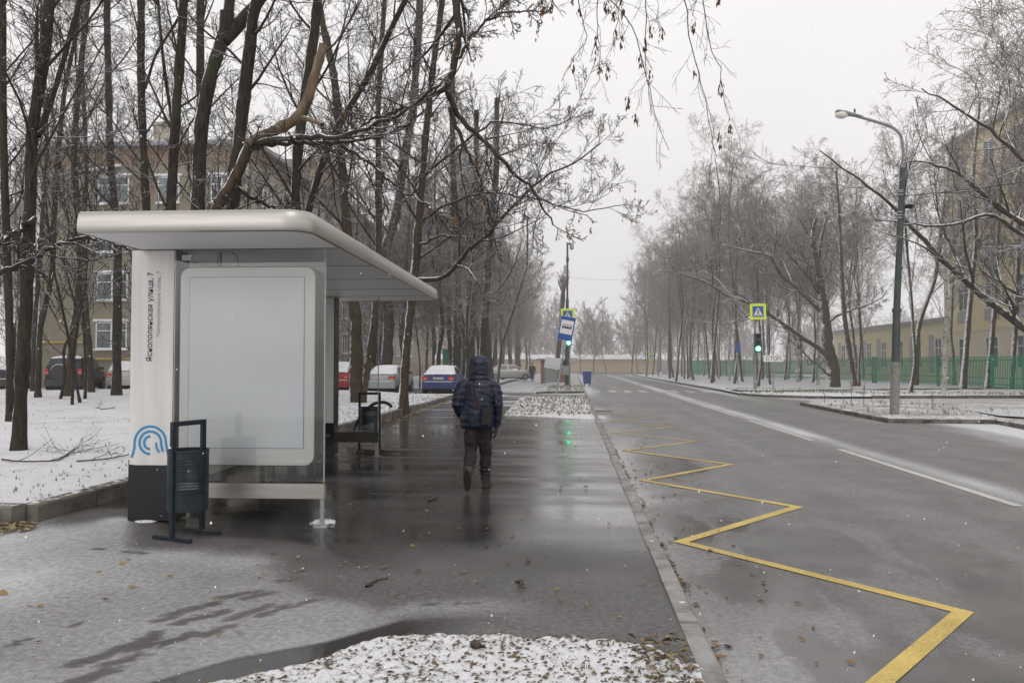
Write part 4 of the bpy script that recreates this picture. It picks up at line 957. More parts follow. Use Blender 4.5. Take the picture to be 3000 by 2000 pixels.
mb = MB(); mb.ell((0, 0, .10), (.10, .10, .16), 12, 8); mb.build('footing', M['poleg'], t, smooth=True)

# ------------------------------------------------------------------ people
def oval(c, rx, ry, n=18, tilt=0, ax=None):
    return [(c[0]+rx*cos(2*pi*k/n), c[1]+ry*sin(2*pi*k/n), c[2]+(tilt*ry*sin(2*pi*k/n))) for k in range(n)]
def loft(mb, secs, n=18): mb.rings([oval((x, y, z), rx, ry, n) for x, y, z, rx, ry in secs])
def skin_body(name, verts, edges, radii, mat, parent, levels=1):
    me = bpy.data.meshes.new(name); me.from_pydata(verts, edges, []); o = bpy.data.objects.new('tmpb', me); COL.objects.link(o)
    s = o.modifiers.new('s', 'SKIN'); s.use_smooth_shade = True
    for v, r in zip(me.skin_vertices[0].data, radii): v.radius = (r, r) if not isinstance(r, tuple) else r
    me.skin_vertices[0].data[0].use_root = True
    ss = o.modifiers.new('ss', 'SUBSURF'); ss.levels = levels; ss.render_levels = levels
    m2 = evalmesh(o); bpy.data.objects.remove(o); m2.materials.clear(); m2.materials.append(mat); m2.name = name
    m2.polygons.foreach_set('use_smooth', [True]*len(m2.polygons))
    return link(name, m2, parent)
def person(label, loc, rz, jm, tm, bag=True, quilt=True, vox=.013, pack=False):
    t = thing('person', label, 'person', loc, rz)
    # body skeleton: pelvis root, spine, neck, head, arms with hands, legs with feet
    V = [(0, 0, .92), (0, .01, 1.12), (0, .02, 1.32), (0, .03, 1.46), (0, .05, 1.56), (0, .06, 1.66),
         (-.17, .02, 1.40), (-.27, -.02, 1.14), (-.21, .14, .96), (-.14, .20, .94),
         (.17, .02, 1.40), (.255, -.01, 1.12), (.235, .03, .88), (.22, .05, .80),
         (-.09, 0, .88), (-.10, .02, .50), (-.095, -.24, .30), (-.095, -.33, .18), (-.095, -.32, .09),
         (.09, 0, .88), (.085, .10, .48), (.083, .13, .12), (.095, .22, .05)]
    E_ = [(0, 1), (1, 2), (2, 3), (3, 4), (4, 5), (2, 6), (6, 7), (7, 8), (8, 9), (2, 10), (10, 11), (11, 12), (12, 13), (0, 14), (14, 15), (15, 16), (16, 17), (17, 18), (0, 19), (19, 20), (20, 21), (21, 22)]
    R_ = [.13, .12, .13, .06, .075, .085, .06, .045, .035, .03, .06, .045, .035, .03, .085, .06, .04, .028, .02, .085, .06, .04, .025]
    skin_body('body', V, E_, R_, M['skin'], t)
    # face on the far side of the hood
    mb = MB(); mb.ell((0, .155, 1.60), (.018, .03, .028)).ell((-.035, .135, 1.63), (.014, .012, .010)).ell((.035, .135, 1.63), (.014, .012, .010)).ell((0, .14, 1.555), (.028, .012, .008)); mb.build('face', M['skin'], t, smooth=True)
    # jacket
    mb = MB()
    loft(mb, [(-.02, .0, .80, .205, .13), (-.02, .0, .83, .222, .145), (-.015, .0, .95, .225, .155), (-.01, 0, 1.10, .218, .15), (0, .005, 1.25, .222, .148), (0, .01, 1.36, .212, .135), (0, .015, 1.42, .17, .115), (0, .02, 1.47, .105, .09), (0, .03, 1.50, .08, .08)], 22)
    def limb(pts, rs):
        mb.tube(pts, rs, 14)
    limb([(-.13, .01, 1.395), (-.205, .0, 1.365), (-.255, -.03, 1.25), (-.275, -.045, 1.12), (-.245, .01, 1.02), (-.215, .08, .96), (-.18, .15, .93)], [.075, .083, .08, .078, .068, .062, .05])
    limb([(.13, .01, 1.395), (.205, .0, 1.365), (.245, -.015, 1.26), (.262, -.02, 1.12), (.258, .0, 1.0), (.25, .02, .88), (.248, .022, .845)], [.075, .083, .078, .072, .062, .056, .052])
    def quiltf(co):
        z = co[:, 2]; ph = (z-.80)/.088+.25*(fbm(co[:, 0]*5, z*3+co[:, 1]*5, 3, 38)-.5); q = np.abs(np.sin(pi*ph))**.45
        am = np.where(co[:, 2] > 1.48, .3, 1.0)
        return (q-.75)*.0075*am+(fbm(co[:, 0]*14+5, z*26+co[:, 1]*14, 4, 33)-.5)*.022
    fl = lambda co: (fbm(co[:, 0]*12+5, co[:, 2]*12+co[:, 1]*9, 3, 33)-.5)*.02
    jk = remeshed(mb, 'jacket', jm, t, vox, 3, quiltf if quilt else fl)
    if quilt:
        # hood
        mb = MB(); mb.ell((0, .045, 1.645), (.130, .145, .132), 20, 14); loft(mb, [(0, .02, 1.44, .145, .12), (0, .03, 1.50, .126, .12), (0, .04, 1.57, .130, .135), (0, .05, 1.65, .131, .14)], 20)
        remeshed(mb, 'hood', jm, t, vox*.9, 3, lambda co: (np.abs(np.sin(pi*(co[:, 2]-1.50)/.068))**.5-.75)*.007+(fbm(co[:, 0]*16+5, co[:, 2]*30+co[:, 1]*12, 4, 35)-.5)*.022)
    else:
        mb = MB(); mb.ell((0, .045, 1.685), (.085, .10, .085), 16, 10); remeshed(mb, 'hair', M['dark'], t, .012, 3)
    # trousers
    mb = MB()
    loft(mb, [(0, 0, .93, .165, .12), (0, 0, .86, .172, .125), (0, 0, .80, .168, .12)], 20)
    mb.tube([(-.085, 0, .88), (-.095, .01, .70), (-.10, .02, .52), (-.098, -.05, .43), (-.095, -.16, .36), (-.095, -.25, .30)], [.098, .095, .085, .082, .078, .070], 16)
    mb.tube([(.08, 0, .88), (.085, .06, .68), (.085, .10, .48), (.083, .12, .30), (.082, .13, .16), (.082, .132, .125)], [.098, .092, .080, .072, .066, .064], 16)
    remeshed(mb, 'trousers', tm, t, vox, 3, lambda co: (fbm(co[:, 0]*9+5, co[:, 2]*17+co[:, 1]*11, 4, 36)-.5)*.040+np.where(co[:, 2] < .30, .012*np.sin(co[:, 2]*110), 0))
    # boots: right one flat on the ground, left one on its toe with the sole towards the viewer
    def boot(M_, name='boot'):
        b = MB(); b.rings([oval((0, 0, .16), .052, .055, 14), oval((0, 0, .10), .05, .058, 14), oval((0, .03, .07), .048, .09, 14), oval((0, .065, .045), .046, .135, 14), oval((0, .07, .02), .047, .142, 14)])
        V = [tuple(M_ @ Vector(v)) for v in b.V]; b.V = V; o = b.build(name, M['boot'], t, smooth=True)
        s = MB(); s.rings([[(x*(1 if y < .12 else .95), y, z) for x, y, _ in oval((0, .07, 0), .051, .150, 16)] for z in (.022, .0)])
        for k in range(7): s.box(-.04, .04, -.055+k*.038, -.040+k*.038, -.007, 0)
        s.V = [tuple(M_ @ Vector(v)) for v in s.V]; s.build('sole', M['sole'], o)
        return o
    boot(Matrix.Translation((.085, .125, .007)) @ Matrix.Rotation(radians(-8), 4, 'Z'))
    boot(Matrix.Translation((-.095, -.395, .230)) @ Matrix.Rotation(radians(-72), 4, 'X'))
    mb = MB(); mb.tube([(-.095, -.245, .305), (-.095, -.285, .245)], [.072, .062], 14); mb.build('boot_cuff', M['boot'], t, smooth=True)
    # right glove: palm, four bent fingers and a thumb
    gv = MB(); gv.rings([oval((.245, .025, .86), .036, .034, 14), oval((.243, .03, .82), .030, .038, 14), oval((.238, .032, .78), .024, .046, 14), oval((.232, .034, .745), .022, .046, 14), oval((.230, .034, .735), .016, .04, 14)])
    for k, (dy, ln) in enumerate([(-.002, .078), (.022, .088), (.045, .083), (.066, .066)]):
        y = dy; x0 = .231; gv.tube([(x0, y, .752), (x0-.004, y+.001, .752-ln*.45), (x0-.018, y+.004, .752-ln*.8), (x0-.034, y+.006, .752-ln*.95)], [.0125, .012, .0115, .009], 8)
    gv.tube([(.225, -.002, .80), (.208, -.014, .775), (.198, -.012, .75), (.194, -.004, .732)], [.016, .0145, .013, .010], 8)
    remeshed(gv, 'glove', M['dark'], t, .0065, 2)
    gl = MB(); gl.ell((-.165, .19, .915), (.045, .05, .055)); gl.build('glove', M['dark'], t, smooth=True)
    if bag:
        b = MB(); b.box(-.068, .068, -.032, .032, -.115, .115); bo = b.build('shoulder_bag', M['bag'], t, bevel=.012, smooth=True, loc=(.135, -.186, .98)); bo.rotation_euler = (radians(3), radians(3), radians(8))
        b = MB(); b.box(-.064, .064, -.037, -.031, .0, .10); fo = b.build('flap', M['bag'], bo, bevel=.004)
        s = MB(); pts = [(-.10, .02, 1.462), (-.085, -.075, 1.435), (-.068, -.133, 1.37), (-.05, -.16, 1.28), (-.025, -.172, 1.18), (.02, -.185, 1.10), (.055, -.193, 1.07)]
        P = smooth_path(pts, 20); s.rings([[(p[0]-.016, p[1], p[2]-.004), (p[0]+.016, p[1]-.002, p[2]+.004), (p[0]+.016, p[1]+.006, p[2]+.004), (p[0]-.016, p[1]+.008, p[2]-.004)] for p in P]); s.build('strap', M['strap'], t)
    if pack:
        b = MB(); b.box(-.14, .14, -.10, .08, -.22, .22); b.build('backpack', M['bag'], t, bevel=.05, smooth=True, loc=(0, -.20, 1.22))
    return t
person('person in hooded navy quilted jacket and dark trousers walking away with a shoulder bag', (-1.245, 10.12, 0), 0, M['navy'], M['trous'])
person('distant person in a dark jacket with a backpack walking along the left footpath', (-3.75, 72.0, .02), .1, M['dark'], pm('dark_jeans', (.02, .024, .04), None, rough=.8), bag=False, quilt=False, vox=.03, pack=True)

# ------------------------------------------------------------------ cars
def car(label, loc, rz, col, kind='sedan', snow='full', L=4.5, W=1.78, plate='М056АМ 750', spare=False, scale=1.0):
    t = thing('parked_car', label, 'car', loc, rz, 'cars parked in front of the houses'); pmat = paint(col); hw = W/2
    if kind == 'sedan': S = [(0, .86, .87, .90), (.03, .96, .98, .93), (.10, .99, 1.01, .94), (.62, 1.0, 1.04, .90), (1.18, .98, 1.36, .72), (1.6, .97, 1.42, .70), (2.35, .96, 1.42, .70), (2.85, .95, 1.35, .72), (3.5, .94, .99, .88), (4.25, .82, .86, .88), (4.42, .70, .72, .84), (4.48, .55, .57, .80)]; gi = (3, 4, 7, 8)
    elif kind == 'hatch': S = [(0, .80, .82, .90), (.04, .98, 1.0, .92), (.10, 1.0, 1.05, .90), (.55, 1.0, 1.42, .73), (1.1, .98, 1.50, .72), (2.2, .96, 1.50, .72), (2.7, .95, 1.42, .72), (3.3, .94, 1.0, .88), (3.95, .82, .86, .88), (4.15, .66, .7, .84), (4.2, .5, .52, .8)]; gi = (2, 3, 6, 7)
    else: S = [(0, .95, .97, .92), (.03, 1.04, 1.08, .93), (.08, 1.07, 1.15, .90), (.40, 1.08, 1.62, .77), (.8, 1.07, 1.72, .77), (2.5, 1.05, 1.72, .76), (3.0, 1.03, 1.62, .76), (3.6, 1.02, 1.10, .88), (4.25, .95, .99, .9), (4.42, .8, .84, .87), (4.5, .6, .62, .85)]; gi = (2, 3, 6, 7)
    z0 = .26 if kind != 'suv' else .34; rs = []
    for y, d, tp, wf in S:
        e = 1-.14*max(0, 1-y/.5)**2-.16*max(0, (y-(S[-1][0]-.7))/.7)**2; wb = hw*e; wr = hw*wf*e; zb = z0 if y > .12 else z0+.1
        half = [(wb*.86, zb), (wb*.97, zb+.10), (wb, zb+.24), (wb*.995, d-.14), (wb*.95, d), (wr, max(d+.005, tp-.07)), (wr*.93, max(d+.01, tp-.02)), (wr*.6, tp), (0, tp+.012)]
        ring = [(x, y, z) for x, z in half]+[(-x, y, z) for x, z in half[-2::-1]]
        rs.append(ring)
    mb = MB(); mb.rings(rs); body = mb.build('car_body', pmat, t, smooth=True)
    def on_side(y, z, off=.012):
        ys_ = [s[0] for s in S]; d = np.interp(y, ys_, [s[1] for s in S]); tp = np.interp(y, ys_, [s[2] for s in S]); wf = np.interp(y, ys_, [s[3] for s in S])
        k = min(1, max(0, (z-d)/max(.05, tp-.07-d))); return hw*(.95*(1-k)+wf*k)+off
    ga, gb, gc, gd = gi; ya, yb, yc, yd = S[ga][0], S[gb][0], S[gc][0], S[gd][0]; zd = S[gb][1]+.02; zt = S[gb+1][2]-.10
    for s in (-1, 1):
        for (p0, p1, q0, q1) in ((ya+.22, (yb+yc)/2-.05, yb+.10, (yb+yc)/2-.05), ((yb+yc)/2+.05, yd-.15, (yb+yc)/2+.05, yc-.02)):
            pts = [(p0, zd), (p1, zd), (q1, zt), (q0, zt)]
            V = [(s*on_side(y, z), y, z) for y, z in pts]; w = MB(); w.add(V, [(0, 1, 2, 3)]); 
            sm = M['cglass']; w.build('side_window', sm, t)
    def pane(ia, ib, f0, f1, wsc, name, sgn):
        (y0, _, t0, w0), (y1, _, t1, w1) = S[ia], S[ib]; a = (y0+(y1-y0)*f0, t0+(t1-t0)*f0, w0+(w1-w0)*f0); b = (y0+(y1-y0)*f1, t0+(t1-t0)*f1, w0+(w1-w0)*f1)
        nr = Vector((0, -(t1-t0), (y1-y0))).normalized()*(.018 if y1 > y0 else -.018)
        if nr.z < 0: nr = -nr
        w = MB(); w.add([Vector((sx*hw*c[2]*wsc, c[0], c[1]))+nr for c, sx in ((a, -1), (a, 1), (b, 1), (b, -1))], [(0, 1, 2, 3)]); return w.build(name, M['cglass'], t)
    pane(ga, gb, .12, .95, .80, 'rear_window', 1); pane(gc, gd, .08, .88, .82, 'windscreen', -1)
    # snow blanket
    if snow:
        n = len(rs[0]); rng_ = (5, n-5) if snow == 'full' else (6, n-6); i0, i1 = (1 if snow == 'full' else gb), (len(rs)-2 if snow == 'full' else gc)
        top = []
        for i in range(i0, i1+1):
            top.append([(x*1.0, y+(-.01 if i <= gb else 0), z+.022+.012*vnoise(np.array([x*5.]), np.array([y*5.]), 3)[0]) for x, y, z in rs[i][rng_[0]:rng_[1]]])
        mb = MB(); mb.rings(top, closed=False, caps=False); so_ = mb.build('snow_cover', M['snow'], t, smooth=True, fix=False)
        sd = so_.modifiers.new('s', 'SOLIDIFY'); sd.thickness = .02; sd.offset = -1
        dg = bpy.context.evaluated_depsgraph_get()
        if snow == 'full' and kind == 'sedan':
            w = MB(); w.tube([(.30, ya+.30, S[ga][2]+.20), (.52, ya+.08, S[ga][2]+.07)], .008, 5); w.build('wiper_mark', M['plastic'], t)
    # bumper with snow ledge, lamps, plate, wheels
    mb = MB(); mb.rings([[(x*hw, -.06+(abs(x)**4)*.16, z) for x in np.linspace(-.93, .93, 12)]+[(x*hw, .12, z) for x in np.linspace(.93, -.93, 12)] for z in (.30, .34, .60, .64)]); mb.build('bumper', M['plastic'] if kind == 'suv' else pmat, t, smooth=True)
    if snow == 'full':
        mb = MB(); mb.rings([[(x*hw, -.07+(abs(x)**4)*.16, z) for x in np.linspace(-.93, .93, 12)]+[(x*hw, .03, z) for x in np.linspace(.93, -.93, 12)] for z in (.642, .672)]); mb.build('bumper_snow', M['snow'], t, smooth=True)
    for s in (-1, 1):
        w = MB(); zl = .82 if kind != 'suv' else .98
        if kind == 'suv': w.box(s*hw*.80-.09, s*hw*.80+.09, -.02, .06, zl-.14, zl+.16)
        else: w.box(s*hw*.74-.17, s*hw*.74+.14, -.022, .10, zl-.085, zl+.10)
        lo = w.build('tail_lamp', M['tail'], t, bevel=.02)
        w = MB(); w.box(s*hw*(.80 if kind == 'suv' else .74)-.08, s*hw*(.80 if kind == 'suv' else .74)+.08, -.030, -.018, zl-.05, zl-.01); w.build('clear_band', M['amber'], lo)
        mb = MB(); mb.box(s*(on_side((yb+yd)/2, zd)-.02), s*(on_side((yb+yd)/2, zd)+.17), yc+.12, yc+.24, zd-.02, zd+.12); mb.build('wing_mirror', M['plastic'], t, bevel=.02)
        for wy in (.85, S[-1][0]-.82):
            wr = .31 if kind != 'suv' else .36; w = MB(); w.tube([(s*(hw-.20), wy, wr), (s*(hw+.005), wy, wr)], wr, 20); wo = w.build('wheel', M['tyre'], t, smooth=True)
            w = MB(); w.tube([(s*(hw+.004), wy, wr), (s*(hw+.014), wy, wr)], wr*.62, 14); w.build('rim', M['rim'], wo)
    w = MB(); w.box(-.26, .26, -.040 if kind == 'suv' else -.028, -.005, .76, .87); po = w.build('number_plate', M['plate'], t)
    if plate: fit_text('plate_number', plate, .10, M['text'], po, (-.24, -.046 if kind == 'suv' else -.033, .775), FRONT, .48)
    w = MB(); w.box(-hw*.85, hw*.85, .1, S[-1][0]-.1, .16, .30); w.build('underbody', M['hole'], t)
    if spare:
        w = MB(); w.tube([(-.16, -.20, .98), (-.16, -.03, .98)], .36, 24); w.build('spare_wheel', M['plastic'], t, smooth=True, bevel=.03)
        w = MB(); w.tube([(-.16+.37*cos(a), -.11, .98+.37*sin(a)) for a in np.linspace(.25, pi-.25, 14)], .022, 6); w.build('snow_cover', M['snow'], t, smooth=True)
        w = MB(); w.tube([(-.6, .5, 1.78), (-.6, 2.6, 1.78)], .02, 6); w.tube([(.6, .5, 1.78), (.6, 2.6, 1.78)], .02, 6); w.build('roof_rails', M['plastic'], t)
    t.scale = (scale,)*3
    return t
def carx(u, Y): return at(u, 1100, Y)[0]
car('blue saloon car under thick snow, nearest the hooded person', (carx(1284, 38.3), 38.3, .11), .03, (.025, .035, .13), W=1.80)
car('silver saloon car with rear wiper lines in its snow, behind the knobbly tree', (carx(1112, 38.4), 38.4, .12), -.02, (.30, .33, .33), W=1.68, L=4.3, plate='Н101СВ 177')
car('red hatchback parked left of the silver car', (carx(975, 38.6), 38.6, .13), 0, (.28, .015, .02), 'hatch', W=1.75, scale=1.06, plate='')
car('black off-road car with a spare wheel on its tail', (carx(185, 35.5), 35.5, .28), radians(19), (.008, .010, .014), 'suv', snow='roof', W=1.82, spare=True, plate='')
car('pale grey hatchback right of the black off-road car', (carx(350, 37.5), 37.8, .26), radians(16), (.42, .40, .37), 'hatch', W=1.78, plate='')
car('dark blue van-like car cut off by the left picture edge', (carx(-28, 36), 36, .26), radians(24), (.012, .02, .035), 'suv', snow='full', W=1.85, plate='')
car('light car half hidden by trunks right of the hooded head', (carx(1422, 72), 72, .14), radians(-75), (.45, .45, .44), 'sedan', plate='')

# ------------------------------------------------------------------ buildings
def window_proto(w, h, divs=2, transom=True, ledge=True, panem='wglass'):
    f = MB(); t = .07
    f.box(-w/2, w/2, -.05, 0, h-t, h).box(-w/2, w/2, -.05, 0, 0, t).box(-w/2, -w/2+t, -.05, 0, t, h-t).box(w/2-t, w/2, -.05, 0, t, h-t)
    for i in range(1, divs): x = -w/2+w*i/divs; f.box(x-.04, x+.04, -.047, 0, t, h-t)
    if transom: f.box(-w/2+t, w/2-t, -.044, 0, h*.66, h*.66+.05)
    fo = f.build('window', M['whitesn'])
    p = MB(); p.box(-w/2+t*.5, w/2-t*.5, -.02, -.004, t*.5, h-t*.5); p.build('pane', M[panem], fo)
    if ledge:
        s = MB(); s.box(-w/2-.08, w/2+.08, -.16, 0, -.09, -.002); s.build('sill', M['snow'], fo)
        s = MB(); s.box(-w/2-.15, w/2+.15, -.12, 0, h+.03, h+.17); s.build('lintel', M['snow'], fo)
    return fo
class Win:
    def __init__(s, *a, **k): s.p = window_proto(*a, **k); s.used = False
    def put(s, parent, loc, rz=0):
        o = s.p if not s.used else copy_tree(s.p, None, parent); s.used = True
        o.parent = parent; o.location = loc; o.rotation_euler = (0, 0, rz); return o
# brick apartment house on the left
bh = thing('apartment_house', 'four-storey brick apartment house with white windows behind the left trees', 'house', (-32.4, 44, .2))
RZ = 14.7
mb = MB(); mb.box(0, 13.4, 0, 60, 0, RZ-1.3); mb.build('brick_wall', M['brick'], bh)
mb = MB(); mb.box(-.03, 13.43, -.03, 60, RZ-1.3, RZ-.2); mb.build('brick_frieze', M['brickr'], bh)
mb = MB(); mb.box(-.35, 13.75, -.35, 60.3, RZ-.2, RZ+.05); mb.build('roof', M['roof'], bh)
mb = MB(); mb.box(-.2, 13.6, -.2, 60.3, RZ+.05, RZ+.12); mb.build('roof_snow', M['snow'], bh)
mb = MB(); mb.box(5.6, 7.0, 3, 4.6, RZ+.1, RZ+2.3); mb.build('chimney', M['plaster'], bh)
mb = MB(); mb.box(9.8, 14.2, 12, 16, RZ+.05, RZ+2.2); mb.build('stair_head', M['brickr'], bh)
mb = MB()
for i in range(16): mb.tube([(.3+i*.85, .1, RZ+.1), (.3+i*.85, .1, RZ+.85)], .018, 4)
mb.tube([(.3, .1, RZ+.85), (13.1, .1, RZ+.85)], .018, 4); mb.build('roof_railing', M['steel'], bh)
mb = MB(); mb.tube([(13.2, -.12, 0), (13.2, -.12, RZ-.4)], .09, 8); mb.build('drainpipe', M['steel'], bh)
mb = MB(); mb.tube([(.25, -.15, 2), (.25, -.15, RZ-2.0), (5.4, -.15, RZ-1.3)], .10, 8); mb.build('drainpipe', M['whitesn'], bh)
mb = MB(); mb.tube([(.2, -.1, 2.75), (3.5, -.1, 2.75), (3.5, -.1, 1.75), (13.2, -.1, 1.7)], .05, 6); mb.build('gas_pipe', M['gas'], bh)
wA = Win(1.95, 1.62, 2); wB = Win(1.35, 1.55, 2)
for r in range(4):
    z = at(321, 1022, 44)[2]-.2+r*2.92
    for x in (4.85, 8.3, 11.6): wA.put(bh, (x, -.003, z)) if x < 8 else wB.put(bh, (x, -.003, z))
    mb = MB(); mb.box(6.15, 7.35, -.02, 0, z-.1, z+1.5); mb.build('brick_band', M['brickr'], bh)
    for k in range(14): wB.put(bh, (13.403, 2.2+k*3.3, z), pi/2)
mb = MB(); mb.box(13.402, 13.46, .1, 59, .05, 1.5); mb.build('red_base_band', pm('red_plaster', (.27, .17, .13), (.34, .27, .21), .8, .9), bh)
mb = MB(); mb.box(13.402, 13.44, .02, 59, 1.5, RZ-1.32); mb.build('plaster_face', M['plaster'], bh)
for c in kids(bh):
    if c.name.startswith('window') and c.location.x > 13: c.location.x = 13.443
mb = MB(); y0 = at(1245, 1050, 60)[1]; mb.box(13.45, 13.47, 26.5, 31, 1.7, 2.7); mb.build('graffiti', M['graf'], bh)
t = thing('metal_shed', 'narrow teal metal shed behind the parked cars', 'shed', (at(1325, 1100, 62)[0], 62, .1)); mb = MB(); mb.box(-.8, .8, 0, 2, 0, 2.7); mb.build('wall', M['teal'], t); mb = MB(); mb.box(-.9, .9, -.1, 2.1, 2.7, 2.8); mb.build('roof', M['roof'], t)

# yellow school building on the right (its face runs along the road)
sb = thing('yellow_building', 'tall yellow and cream building with tall windows behind the green fence', 'building', (31.3, 66.5, 0))
H2 = 19.5
mb = MB(); mb.box(0, 16, -46, 0, 0, 4.25); mb.build('ground_floor_wall', M['cream'], sb)
mb = MB(); mb.box(-.06, 16, -46.1, .06, 4.25, 4.75); mb.build('yellow_band', M['yellow'], sb)
mb = MB(); mb.box(0, 16, -46, 0, 4.75, H2); mb.build('upper_wall', M['yellow'], sb)
mb = MB(); mb.box(-.5, 16.5, -46.5, .5, H2, H2+.35); mb.build('cornice', M['greyp'], sb)
wS = Win(1.7, 2.35, 2, True, False); wT = Win(1.6, 2.1, 2, True, False)
gp = MB(); gi_ = 0
for k in range(11):
    y = -2.4-k*4.1; wS.put(sb, (-.004, y, 1.35), -pi/2)
    for r in range(4):
        z = 5.9+r*3.5; wT.put(sb, (-.004, y, z), -pi/2)
        MB().box(-.05, 0, y-1.0, y+1.0, z-.95, z-.1).build('sill_panel', M['greyp'], sb)
wg = thing('school_wing', 'low yellow wing joining the tall yellow building', 'building', (31.6, 66.7, 0))
mb = MB(); mb.box(0, 10, 0, 29, 0, 5.3); mb.build('wall', M['yellow'], wg)
mb = MB(); mb.box(-.3, 10, .0, 29.3, 5.3, 5.62); mb.build('roof', M['roof'], wg); mb = MB(); mb.box(-.02, 10, .02, 29, 4.75, 5.1); mb.build('cornice_band', M['cream'], wg)
wW = Win(1.3, 2.6, 2, True, False)
for k in range(7): wW.put(wg, (-.004, 2.4+k*3.9, 1.3), -pi/2); MB().box(-.03, 0, 2.4+k*3.9+.9, 2.4+k*3.9+1.9, .9, 4.2).build('pilaster', M['greyp'], wg)

# green fence
fp = [(33, 30), (26.6, 47.6), (24.9, 66), (21.0, 85), (18.8, 96), (16.5, 112)]
def fence(pts, label):
    t = thing('green_fence', label, 'fence', (pts[0][0], pts[0][1], 0)); bars = MB(); o = Vector((pts[0][0], pts[0][1], 0)); rails = MB()
    for a, b in zip(pts[:-1], pts[1:]):
        a = Vector((*a, 0))-o; b = Vector((*b, 0))-o; L = (b-a).length; d = (b-a).normalized(); n = int(L/.16); ang = atan2(d.y, d.x)
        for i in range(n):
            p = a+d*(i+.5)*.16; Mx = Matrix.Translation(p) @ Matrix.Rotation(ang, 4, 'Z'); bars.box(-.028, .028, -.012, .012, .18, 2.15, Mx)
        for i in range(int(L/3)+1):
            p = a+d*min(L, i*3.0); Mx = Matrix.Translation(p) @ Matrix.Rotation(ang, 4, 'Z'); MB().box(-.09, .09, -.06, .06, .0, 2.25, Mx).build('post', M['fence'], t)
        for z in (.35, .75, 1.85):
            Mx = Matrix.Translation(a) @ Matrix.Rotation(ang, 4, 'Z'); rails.box(0, L, .013, .045, z, z+.06, Mx)
    rails.build('rail', M['fence'], t); bars.build('bars', M['fence'], t); return t
fence(fp, 'green metal railing fence along the park and yellow building')
# long low wall closing the street, with snow on its coping
t = thing('ochre_wall', 'long low ochre wall with snowy coping closing the street', 'wall', (-60, 135, 0))
OX = at(1925, 1090, 135)[0]+60; mb = MB(); mb.box(0, OX, 0, .5, -.1, 2.5); mb.build('wall_face', M['wallo'], t)
mb = MB(); mb.prism([(-.5, 2.5), (1.4, 2.5), (1.4, 3.3), (.5, 3.25)], 0, OX, 'yz'); mb.build('snowy_coping', M['snow'], t)
mb = MB(); mb.box(0, OX, -.25, 0, -.1, .35); mb.build('base', M['greyp'], t)
t = thing('grey_wall', 'low grey concrete wall right of the ochre wall', 'wall', (OX-60+.01, 135, 0))
mb = MB(); mb.box(0, 45, 0, .4, -.1, 2.3); mb.build('wall_face', M['greyp'], t); mb = MB(); mb.box(0, 45, -.1, .5, 2.3, 2.5); mb.build('snowy_coping', M['snow'], t); mb = MB(); mb.box(0, 45, -.05, 0, 0, .8); mb.build('dark_base', M['roof'], t)
kerb_run('far_kerb', [(-60, 134.2), (80, 134.2)], .4, -.15, .05, M['kerb'], 4)

# ------------------------------------------------------------------ street furniture
def ped_sign(parent, w, loc):
    """blue square pedestrian crossing sign with a yellow-green surround"""
    h = w
    o = MB().box(-w/2, w/2, -.012, .012, -h/2, h/2).build('sign_surround', M['syel'], parent, loc=loc, bevel=.006)
    i = w*.345; MB().box(-i, i, -.018, -.013, -i, i).build('sign_face', M['sblue'], o)
    a = w*.29; mb = MB(); mb.prism([(0, a*.95), (a, -a*.88), (-a, -a*.88)], -.024, -.019); tr = mb.build('triangle', M['swhite'], o)
    k = w/1.0; mb = MB(); mb.ell((.005*k, -.028, .13*k), (.026*k, .004, .026*k))
    for pl_ in ([(-.03, .09), (.03, .10), (.03, -.02), (-.02, -.02)], [(-.025, -.01), (.03, -.01), (.075, -.20), (.045, -.20)], [(-.02, -.01), (.02, -.02), (-.05, -.20), (-.085, -.20)], [(-.03, .09), (-.02, .05), (-.08, -.02), (-.095, .01)], [(.03, .09), (.02, .05), (.075, .0), (.09, .025)]):
        mb.prism([(x*k, z*k) for x, z in pl_], -.030, -.025)
    for sx in (-.16, -.10, .11, .17): mb.prism([(sx*k-.018*k, -.19*k), (sx*k+.018*k, -.19*k), (sx*k*.92+.012*k, -.235*k), (sx*k*.92-.02*k, -.235*k)], -.0265, -.0252)
    mb.build('walking_figure', M['text'], o)
    return o
def signal(parent, loc, s=1.0, lit='green'):
    o = MB().box(-.15*s, .15*s, -.10, .10, -.42*s, .42*s).build('signal_head', M['house'], parent, bevel=.02, loc=loc)
    for k, z in enumerate((.27, 0, -.27)):
        mb = MB(); mb.tube([(0, -.105, z*s), (0, -.12, z*s)], .10*s, 18)
        mb.build('lit_lens' if k == 2 else 'dark_lens', M['green'] if k == 2 else M['hole'], o)
        if k < 2:
            mb = MB(); pts = [[(.115*s*cos(a), y, z*s+.115*s*sin(a)) for a in np.linspace(-.2, pi+.2, 10)] for y in (-.10, -.24)]; mb.rings(pts, closed=False, caps=False); mb.build('visor', M['house'], o)
    mb = MB(); mb.box(-.17*s, .17*s, .10, .12, -.45*s, .45*s); mb.build('backplate', M['steel'], o)
    return o
# right crossing signal
b = gr(2213, 1143, .05); t = thing('traffic_light', 'traffic light with green lamp and yellow-bordered crossing sign on the right kerb', 'traffic light', b, 0, 'traffic lights at the crossing')
Y = b[1]; mb = MB(); mb.tube([(0, 0, 0), (0, 0, at(2213, 936, Y)[2]+.2)], .06, 12); mb.tube([(0, 0, 0), (0, 0, 1.0)], .10, 12); mb.build('pole', M['poleg'], t, smooth=True)
c = at(2219, 913, Y); ped_sign(t, .96, (c[0]-b[0], -.14, c[2]-b[2]))
c = at(2218, 1005, Y); signal(t, (c[0]-b[0], -.18, c[2]-b[2]+.02), 1.35)
